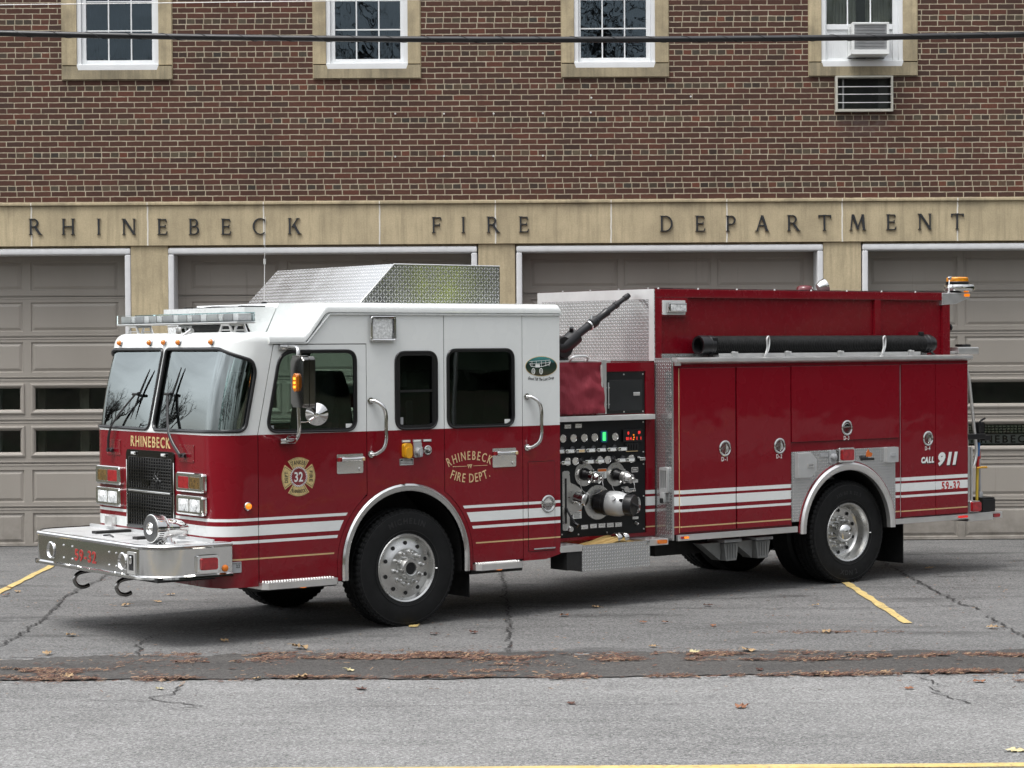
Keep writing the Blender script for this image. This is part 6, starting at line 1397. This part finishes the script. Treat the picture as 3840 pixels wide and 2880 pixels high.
bm = B(); box(bm, 7.50, 7.84, .22, .40, 2.365, 2.445, .015); box(bm, 7.38, 7.52, .27, .33, 2.37, 2.40, .006); RF = part('rear_floodlight', bm, 'alu'); bm = B(); box(bm, 7.60, 7.74, .25, .36, 2.446, 2.475, .01); part('lamp_cap', bm, 'black', RF); bm = B(); box(bm, 7.838, 7.848, .235, .385, 2.375, 2.435, .003); part('lens', bm, 'clear', RF)
bm = B(); box(bm, BX1, BX1+.02, .02, W-.02, .645, 2.31); part('rear_wall', bm, 'tread_yz')
bm = B(); box(bm, BX1, 7.80, -.005, W, .555, .640, .006); box(bm, 7.80, 8.03, .06, .5, .56, .632, .006); ST = part('tailboard', bm, 'alu')
bm = B(); prism(bm, rrect(7.425, 7.575, .655, .775, .01), SIDE(-.002), -.12, .01, bev=.006); part('tail_lamp_housing', bm, 'alu', ST)
bm = B(); prism(bm, rrect(7.43, 7.57, .662, .765, .012), SIDE(-.012), 0, .03, bev=.014); part('tail_lamp', bm, 'redlens', ST)
bm = B(); prism(bm, rrect(7.87, 7.975, .575, .615, .01), SIDE(.06), 0, .014, bev=.006); part('marker_lamp', bm, 'redlens', ST)
bm = B(); tube(bm, smooth_path([(7.415, .06, 2.25), (7.47, .05, 2.12), (7.50, .05, 1.95), (7.56, .05, 1.55), (7.60, .055, 1.30), (7.56, .06, 1.15)], 5), .018, 10)
for x in (7.44, 7.49): box(bm, x-.012, x+.012, .02, .06, .68, 1.36, .004)
part('rear_grab_rail', bm, 'alu')
bm = B(); box(bm, 7.41, 7.72, .02, .14, 1.44, 1.50, .012); box(bm, 7.715, 7.82, .04, .12, 1.42, 1.48, .01); part('tool_rack', bm, 'black')
bm = B(); box(bm, 7.66, 7.87, .02, .22, .642, .785, .012); box(bm, 7.665, 7.865, .025, .215, .785, .80, .01); part('rear_step_box', bm, 'black')

# ------------------------------------------------------------------ separate things carried on the engine (world placed)
cT, sT = cos(TH), sin(TH)
def TW(x, y, z): return Vector((TX+cT*x-sT*y, TY+sT*x+cT*y, z))
def tthing(name, loc, label, cat, group=None):
    return tag(empty(name, TW(*loc), TH), label, cat, group)
def shift(bm, o):
    for v in bm.verts: v.co -= Vector(o)
    return bm
def piece(nm, bm, mat, par, o): return build(nm, shift(bm, o), MAT[mat] if isinstance(mat, str) else mat, par)
# hard suction hose
o = (5.27, .125, 2.36); HS = tthing('suction_hose', o, 'long black corrugated suction hose lying along the ledge beside the red tank', 'suction hose')
bm = B(); n = 128; prof = [(.088, 3.70)]
for i in range(n):
    x = 3.78+3.06*i/n; prof += [(.080, x), (.092, x+.007), (.092, x+.015), (.080, x+.021)]
prof += [(.086, 6.86)]; lathe(bm, prof, (0, .125, 2.482), (1, 0, 0), 24); piece('hose', bm, 'rubber', HS, o)
bm = B(); lathe(bm, [(.072, 3.70), (.072, 3.625), (.092, 3.62), (.098, 3.64), (.098, 3.70), (.090, 3.705), (.090, 3.74), (.097, 3.745), (.097, 3.79), (.088, 3.795)], (0, .125, 2.482), (1, 0, 0), 28, cap=False)
for k in range(3):
    a = 2*pi*k/3+.4; box(bm, 3.75, 3.80, .125+.1*cos(a)-.012, .125+.1*cos(a)+.012, 2.482+.1*sin(a)-.012, 2.482+.1*sin(a)+.012, .004)
lathe(bm, [(.07, 3.70), (.001, 3.701)], (0, .125, 2.482), (1, 0, 0), 20); piece('coupling', bm, 'black', HS, o)
bm = B(); lathe(bm, [(.088, 6.80), (.094, 6.805), (.094, 6.86), (.101, 6.865), (.101, 6.915), (.090, 6.93), (.084, 6.965), (.001, 6.966)], (0, .125, 2.482), (1, 0, 0), 28)
box(bm, 6.76, 6.82, .09, .13, 2.565, 2.612, .01); tube(bm, smooth_path([(6.90, .06, 2.42), (6.88, .04, 2.39), (6.91, .03, 2.36)], 4), .014, 8); piece('coupling', bm, 'black', HS, o)
bm = B(); box(bm, 3.83, 6.72, .06, .19, 2.362, 2.385, .003); box(bm, 3.83, 6.72, .052, .06, 2.362, 2.400, .002)
for x in (4.02, 4.75, 5.50, 6.55): box(bm, x-.02, x+.02, .04, .052, 2.362, 2.42, .004); box(bm, x-.03, x+.05, .03, .055, 2.40, 2.415, .003)
part('hose_trough', bm, 'alu_matte')
for x in (4.46, 6.13):
    bm = B(); tube(bm, smooth_path([(x-.06, .02, 2.372), (x-.02, .02, 2.39), (x+.02, .025, 2.46), (x+.035, .035, 2.54), (x+.02, .03, 2.565), (x-.005, .028, 2.54), (x-.01, .02, 2.45), (x-.04, .015, 2.385)], 5), .010, 8); part('hose_clamp', bm, 'alu')
# wheel chocks
for i, x in enumerate((3.93, 4.36)):
    o = (x+.11, .22, .33)
    CH = tthing('wheel_chock', o, ('cast grey wheel chock in the bracket nearer the pump panel, under the body', 'cast grey wheel chock in the bracket nearer the rear wheel, under the body')[i], 'wheel chock', 'wheel chocks slung under the body')
    bm = B(); R4 = [[(x+.02, y0, z) if q == 0 else p for q, p in enumerate(())] for y0, z in ()]
    rings = [[Vector((x+a, .10, z)), Vector((x+b, .10, z)), Vector((x+b, .34, z)), Vector((x+a, .34, z))] for a, b, z in ((.03, .17, .335), (-.0, .20, .50), (-.0, .20, .515))]
    skin_rings(bm, rings); bmesh.ops.bevel(bm, geom=bm.edges[:], offset=.01, segments=2, affect='EDGES', profile=.5)
    for k in range(4): box(bm, x+.04+k*.035, x+.052+k*.035, .088, .099, .36, .50, .003)
    prism(bm, [(x-.26, .52), (x, .34), (x+.02, .52)], SIDE(.16), -.12, 0)
    piece('block', bm, 'chock', CH, o)
    bm = B(); box(bm, x-.01, x+.22, .08, .34, .52, .552, .005)
    for k in range(5): box(bm, x+.02+k*.04, x+.035+k*.04, .076, .08, .528, .546)
    part('chock_bracket', bm, 'greyplastic')
# folded hose in the tray
o = (2.45, .12, .55); HT = tthing('fire_hose', o, 'folded yellow fire hose with chrome couplings in the tread plate tray', 'hose')
bm = B()
for k in range(5):
    y = .05+k*.045; z = .612+.01*sin(k*2)
    tube(bm, smooth_path([(2.10, y, .555), (2.22, y, z-.042), (2.36, y+.01, z-.022+.012*(k % 2)), (2.54, y, z+.018), (2.68, y, z-.02), (2.80, y, .565)], 5), .026, 8)
piece('jacket', bm, 'hose', HT, o)
bm = B()
for x in (2.50, 2.585): lathe(bm, [(.050, 0), (.055, .006), (.055, .05), (.048, .055), (.048, .065)], (x, .075, .642), (1, .15, .05), 20)
piece('coupling', bm, 'steel', HT, o)
# long tools on the tailboard rack
o = (7.63, .09, .66); T1 = tthing('pike_pole', o, 'yellow pike pole with a blue and red banded top standing on the tailboard', 'tool')
bm = B(); cyl(bm, (7.64, .09, .70), (7.655, .09, 1.12), .016, .016, 8); piece('shaft', bm, 'wood', T1, o)
bm = B(); cyl(bm, (7.655, .09, 1.12), (7.665, .09, 1.25), .017, .017, 8); piece('red_band', bm, 'redvinyl', T1, o)
bm = B(); cyl(bm, (7.665, .09, 1.25), (7.675, .09, 1.40), .018, .018, 8); piece('blue_band', bm, simple('blue_grip', (.04, .16, .4), .5), T1, o)
bm = B(); cyl(bm, (7.675, .09, 1.40), (7.68, .09, 1.58), .014, .014, 8); tube(bm, smooth_path([(7.68, .09, 1.55), (7.70, .09, 1.63), (7.78, .09, 1.66)], 4), .012, 6); piece('hook', bm, 'black', T1, o)
o = (7.72, .11, .66); T2 = tthing('shovel', o, 'grey handled tool with a red band standing behind the yellow pike pole', 'tool')
bm = B(); cyl(bm, (7.73, .12, .82), (7.715, .12, 1.22), .017, .015, 8); box(bm, 7.70, 7.76, .10, .14, .79, .86, .01); piece('shaft', bm, 'greyplastic', T2, o)
bm = B(); cyl(bm, (7.715, .12, 1.22), (7.71, .12, 1.32), .018, .018, 8); piece('red_band', bm, 'redvinyl', T2, o)
bm = B(); cyl(bm, (7.71, .12, 1.32), (7.705, .12, 1.50), .014, .014, 8); box(bm, 7.63, 7.80, .11, .13, 1.50, 1.62, .02); piece('head', bm, 'black', T2, o)
bm = B(); tube(bm, [(7.60, .05, 1.125), (7.66, .045, 1.13), (7.74, .045, 1.13), (7.77, .06, 1.125)], .012, 6); part('tool_strap', bm, 'yellowplastic')
# ------------------------------------------------------------------ leaves, litter
def leaf_mat(n, a, b):
    t = NT(n); v, x, y, z = t.coord(); t.set(Base_Color=t.ramp(t.noise(v, 40, 4), [(.3, a), (.7, b)]), Roughness=.7); return t.m
LM = [leaf_mat('tan_leaf', (.24, .15, .075), (.40, .28, .15)), leaf_mat('brown_leaf', (.15, .06, .03), (.27, .12, .06)), leaf_mat('dark_leaf', (.05, .025, .018), (.12, .045, .03)), leaf_mat('pale_leaf', (.42, .36, .18), (.58, .51, .30))]
def leaf_mesh(seed):
    r = random.Random(seed); bm = B(); n = 22; c = bm.verts.new((0, 0, .012)); R_ = []
    for i in range(n):
        a = 2*pi*i/n; lob = .62+.38*abs(cos(a*2.5+.3)); rr = .062*lob*r.uniform(.85, 1.1); R_.append(bm.verts.new((rr*cos(a), rr*sin(a)*.8, .004+.022*r.random()*(1 if i % 3 else .4))))
    for i in range(n): bm.faces.new((c, R_[i], R_[(i+1) % n]))
    tube(bm, [(-.05, 0, .01), (-.085, .006, .014), (-.11, .0, .006)], .0016, 4)
    me = bpy.data.meshes.new('fallen_leaf'); bm.to_mesh(me); bm.free(); return me
LMS = []
for k in range(6):
    for q in range(4):
        me = leaf_mesh(k*5+q); me.materials.append(LM[q]); LMS.append(me)
SPEC = [(-3.626, -8.993, 0, 1.2, 'curled tan leaf on the asphalt left of the engine shadow'), (-3.597, -10.148, 0, 1.1, 'brown tan leaf at the far edge of the dark patch, far left'), (-2.249, -9.419, 0, 1.1, 'tan leaf on the asphalt midway between the front bumper and the dark patch'), (-1.572, -9.917, 0, 1.6, 'large tan leaf just beyond the patch in front of the near front wheel'),
 (-1.425, -11.558, 0, 1.4, 'pale tan leaf on the near edge of the dark patch'), (-3.196, -11.429, 0, 1.5, 'tan leaf lying in the pine needles at far left of the patch'), (-2.413, -12.014, 3, .8, 'small pale leaf on the road above the zigzag crack'), (-.94, -12.089, 2, 1.2, 'dark curled leaf alone on the road below the patch, left of centre'),
 (-3.204, -5.861, 0, .9, 'small tan leaf on the crack under the bumper'), (-3.508, -6.777, 0, 1.0, 'tan leaf under the hanging tow hooks'), (-3.254, -6.464, 0, .9, 'small leaf beside another below the bumper corner'), (-4.826, -5.479, 0, 1.0, 'leaf beside the left yellow parking line'), (-4.995, -5.076, 1, .9, 'brown leaf on the left yellow parking line'), (-4.876, -5.791, 1, 1, 'brown leaf at the picture edge below the left yellow line'),
 (.993, -7.217, 0, 1.0, 'tan leaf on the long crack under the pump panel'), (.671, -7.863, 1, 1.2, 'brown leaf beside the dark oil stain'), (2.058, -7.135, 2, 1.0, 'dark leaf near the crack before the wheel chocks'), (1.96, -8.648, 1, .8, 'small brown leaf midway between rear wheel and patch'), (1.638, -10.373, 3, 1.2, 'pale leaf at the far edge of the patch, right half'), (2.076, -10.289, 0, 1.5, 'tan leaf on the far edge of the patch beside the pale one'),
 (1.332, -9.97, 0, .9, 'tan leaf on the asphalt just beyond the patch, right of centre'), (1.711, -13.038, 1, 1.15, 'single brown curled leaf alone on the road right of centre'), (3.185, -14.743, 3, 1.3, 'pale yellow leaf beside the centre line at bottom right'), (4.354, -8.953, 0, 1.2, 'tan leaf near the right edge beyond the yellow line end'), (4.812, -3.829, 0, 1.1, 'tan leaf behind the rear wheel near the garage doors'), (3.071, -7.201, 0, .8, 'small tan leaf beside the right yellow line'),
 (2.885, -9.147, 0, 1.2, 'tan leaf in a thin row of debris below the yellow line'), (2.966, -11.544, 0, 1.0, 'tan leaf on the near patch edge, right side'), (2.508, -11.578, 0, 1.4, 'large tan leaf on the near patch edge, right of centre'), (.553, -12.812, 2, .9, 'small dark leaf on the thin road crack'), (3.576, -11.98, 1, 1.1, 'brown leaf on the road below the patch, far right'), (3.008, -12.27, 1, .9, 'brown leaf beside the zigzag road crack at right'),
 (2.037, -11.351, 2, .9, 'dark green black leaf near the middle of the patch'), (1.552, -8.394, 1, .8, 'small brown leaf in front of the rear wheel'), (1.356, -8.382, 1, .8, 'small brown leaf left of a similar one in front of the rear wheel'), (-.49, -9.07, 2, 1.0, 'dark leaf right of the near front tyre'), (-1.082, -11.22, 3, 1.0, 'pale leaf in the middle of the patch, left of centre'), (-1.749, -11.598, 0, .9, 'tan leaf on the near patch edge left of a pale one'), (-.151, -9.013, 2, 1.0, 'dark leaf further right of the near front tyre')]
for i, (x, y, q, s, lab) in enumerate(SPEC):
    ob = bpy.data.objects.new('fallen_leaf', LMS[(i % 6)*4+q]); COL.objects.link(ob); ob.location = (x, y, .013 if y > -11.6 else .004); ob.rotation_euler = (rnd.uniform(-.12, .12), rnd.uniform(-.12, .12), rnd.uniform(0, 6.28)); s *= .78; ob.scale = (s, s, s*rnd.uniform(.7, 1.2)); tag(ob, lab, 'leaf', 'fallen leaves on the asphalt')
# pine needles and leaf crumbs
bm = B(); mats = [leaf_mat('rust_needles', (.075, .034, .021), (.15, .066, .040)), leaf_mat('tan_needles', (.20, .12, .07), (.34, .22, .13)), leaf_mat('dark_needles', (.035, .022, .017), (.07, .038, .027))]
def crumb(x, y, z, L_, w_, mi, up=.006):
    a = rnd.gauss(0, .7); dx, dy = cos(a)*L_/2, sin(a)*L_/2; nx, ny = -sin(a)*w_/2, cos(a)*w_/2; h0, h1 = z+rnd.uniform(0, up), z+rnd.uniform(0, up*1.6)
    f = bm.faces.new([bm.verts.new(p) for p in ((x-dx-nx, y-dy-ny, h0), (x+dx-nx, y+dy-ny, h1), (x+dx+nx, y+dy+ny, h1+.002), (x-dx+nx, y-dy+ny, h0+.002))]); f.material_index = mi
def clump(x, y, sx, sy, n):
    for _ in range(int(n*1.25)):
        sp_ = rnd.choice((.7, 1, 1, 2.2)); px, py = x+rnd.gauss(0, sx*sp_), y+rnd.gauss(0, sy*sp_)
        if noise.noise(Vector((px*2.6, py*5, 5)))+.5*noise.noise(Vector((px*8, py*14, 9))) < rnd.uniform(-.15, .30): continue
        big = rnd.random() < .06
        crumb(px, py, .012 if -11.6 < py < -10.25 else .006, rnd.uniform(.03, .06) if big else rnd.uniform(.012, .05), rnd.uniform(.015, .03) if big else rnd.uniform(.002, .006), rnd.choices((0, 1, 2), (5, 2, 4))[0], .012)
for c in ((-3.75, -11.15, .35, .16, 3200), (-3.3, -11.35, .3, .09, 1500), (-2.9, -11.55, .5, .03, 900), (-2.15, -10.26, .28, .05, 1100), (-2.3, -10.66, .28, .06, 800), (-1.95, -10.50, .2, .05, 500), (-1.1, -10.5, .35, .06, 1100), (-.55, -10.38, .32, .09, 2200), (-.25, -10.58, .4, .05, 1700), (.2, -10.62, .3, .05, 700), (-2.1, -11.57, .25, .03, 900), (-1.2, -11.56, .5, .025, 800), (-.2, -11.58, .5, .02, 700),
          (1.05, -10.73, .13, .04, 500), (1.5, -10.75, .25, .04, 900), (1.85, -10.44, .35, .05, 1500), (2.25, -10.80, .18, .03, 400), (2.62, -10.82, .1, .03, 300), (3.0, -10.58, .22, .05, 900), (3.7, -10.66, .4, .04, 1300), (4.3, -10.68, .4, .05, 900), (3.6, -11.52, .35, .05, 1500), (2.5, -11.60, .5, .025, 900), (1.4, -11.62, .6, .02, 700), (.7, -11.62, .3, .02, 400), (.35, -11.65, .12, .04, 300), (3.75, -11.98, .15, .03, 200), (2.95, -9.15, .25, .03, 220), (-.2, -11.3, .3, .06, 300), (0.1, -11.0, .15, .1, 350)): clump(*c)
for _ in range(1500): crumb(rnd.uniform(-5.5, 6.5), rnd.uniform(-12.4, -2), .008, rnd.uniform(.008, .035), rnd.uniform(.003, .012), rnd.choice((0, 1, 2, 2)), .006)
lt_ = build('leaf_litter', bm, mats[0], smooth=None, recalc=False); lt_.data.materials.append(mats[1]); lt_.data.materials.append(mats[2]); lt_['kind'] = 'stuff'

# ------------------------------------------------------------------ across the road and beside the station: what the glass and chrome mirror
MAT['bark'] = simple('grey_bark', (.055, .048, .042), .9, var=.3)
MAT['twig'] = simple('twigs', (.045, .038, .033), .9)
def tree(x, y, z, h, seed, label, leafy=None):
    r = random.Random(seed); T = tag(empty('bare_tree' if not leafy else 'yellow_tree', (x, y, z)), label, 'tree', 'street trees opposite the station')
    tb = B(); cb = B()
    def grow(p, d, L_, rad, lev):
        n = 4; pts = [p]; q = p.copy(); dd = d.copy()
        for i in range(n):
            dd = (dd+Vector((r.gauss(0, .16), r.gauss(0, .16), r.gauss(.05, .10)))).normalized(); q = q+dd*L_/n; pts.append(q.copy())
        tube(tb if lev == 0 else cb, pts, [rad*(1-.5*i/n) for i in range(n+1)], 6 if lev < 2 else 4)
        if lev < 5:
            for k in range(3 if lev else 5):
                t = r.uniform(.45, 1); a = pts[min(n, int(t*n))]; u = dd.orthogonal().normalized(); u.rotate(__import__('mathutils').Quaternion(dd, r.uniform(0, 6.28)))
                grow(a, (dd*r.uniform(.5, .9)+u*r.uniform(.5, .9)).normalized(), L_*r.uniform(.55, .78), rad*.52, lev+1)
    grow(Vector((0, 0, -.2)), Vector((0, 0, 1)), h*.34, h*.022, 0)
    build('trunk', tb, MAT['bark'], T); build('branches', cb, MAT['twig'], T)
    return T
def tcopy(T, x, y, z, rz, label, s=1):
    c_ = T.copy(); COL.objects.link(c_); c_.location = (x, y, z); c_.rotation_euler = (0, 0, rz); c_.scale = (s, s, s); c_['label'] = label
    for ch in T.children: k = ch.copy(); COL.objects.link(k); k.parent = c_
T1_ = tree(-9, -38, .9, 19, 3, 'tall bare tree on the verge opposite the left garage door')
T2_ = tree(3, -41, 1.2, 21, 8, 'tall bare tree on the verge opposite the third garage door')
tcopy(T1_, 14, -40, 1.2, 2.1, 'bare tree on the verge beyond the right end of the station', 1.1); tcopy(T2_, -20, -42, 1.3, 1.2, 'bare tree on the verge far to the left', 1.0)
tcopy(T1_, -62, 22, .2, .7, 'bare tree on the lawn well beyond the left end of the station', 1.15); tcopy(T2_, -60, 30, .2, 2.7, 'bare tree on the lawn facing the front of the engine', 1.1); tcopy(T1_, -56, 26, .2, 4, 'bare tree at the back of the lawn beside the station', .6)
tcopy(T2_, -75, 40, .2, 5, 'furthest bare tree on the lawn', .7); tcopy(T2_, -5, -44, 1.2, 4.2, 'bare tree on the verge behind the tall one opposite the left doors', .95); tcopy(T1_, 8, -37, 1.2, 5.2, 'bare tree on the verge opposite the rightmost door', .95)
# unseen dark wood added at right, so the engine's side mirrors something dark
bm = B(); rows = []
for j in range(14):
    row = []
    for i in range(90):
        a = i/89; y = -80+110*a; x = 62+9*noise.noise(Vector((a*9, j*.5, 0)))+5*noise.noise(Vector((a*33, j*1.3, 4)))-j*.2; z = -.3+j*(1.0+.25*noise.noise(Vector((a*14, 0, 3))))
        row.append(bm.verts.new((x, y, z)))
    rows.append(row)
for A, Bc in zip(rows, rows[1:]):
    for k in range(89): bm.faces.new((A[k], A[k+1], Bc[k+1], Bc[k]))
wd = simple('evergreen_mass', (.022, .032, .016), .95, var=.6, vs_=1.2)
tag(build('added_dark_wood', bm, wd, smooth=None), kind='stuff')
tcopy(T2_, -13, -39, 1.1, 2.2, 'bare tree on the verge left of the one opposite the left garage door', .95); tcopy(T1_, 11.5, -41, 1.2, 3.3, 'bare tree on the verge between the two rightmost ones', 1.05)
SG = tag(empty('yellow_reflection_panel', (8.11, -10.92, 0)), 'unseen yellow green panel on a post, added to mirror in the roof box', 'reflection panel')  # added out of view, for the yellow patch mirrored in the roof box
bm = B(); cyl(bm, (0, 0, 0), (0, 0, 3.6), .035, .035, 10); build('post', bm, MAT['alu'], SG)
bm = B(); prism(bm, rpoly([(0, 2.90), (.38, 3.28), (0, 3.66), (-.38, 3.28)], .06, 4), lambda u, v, w: (-.04-w, u, v), 0, .004); build('panel', bm, simple('fluorescent_yellow', (.78, .95, .04), .5), SG)
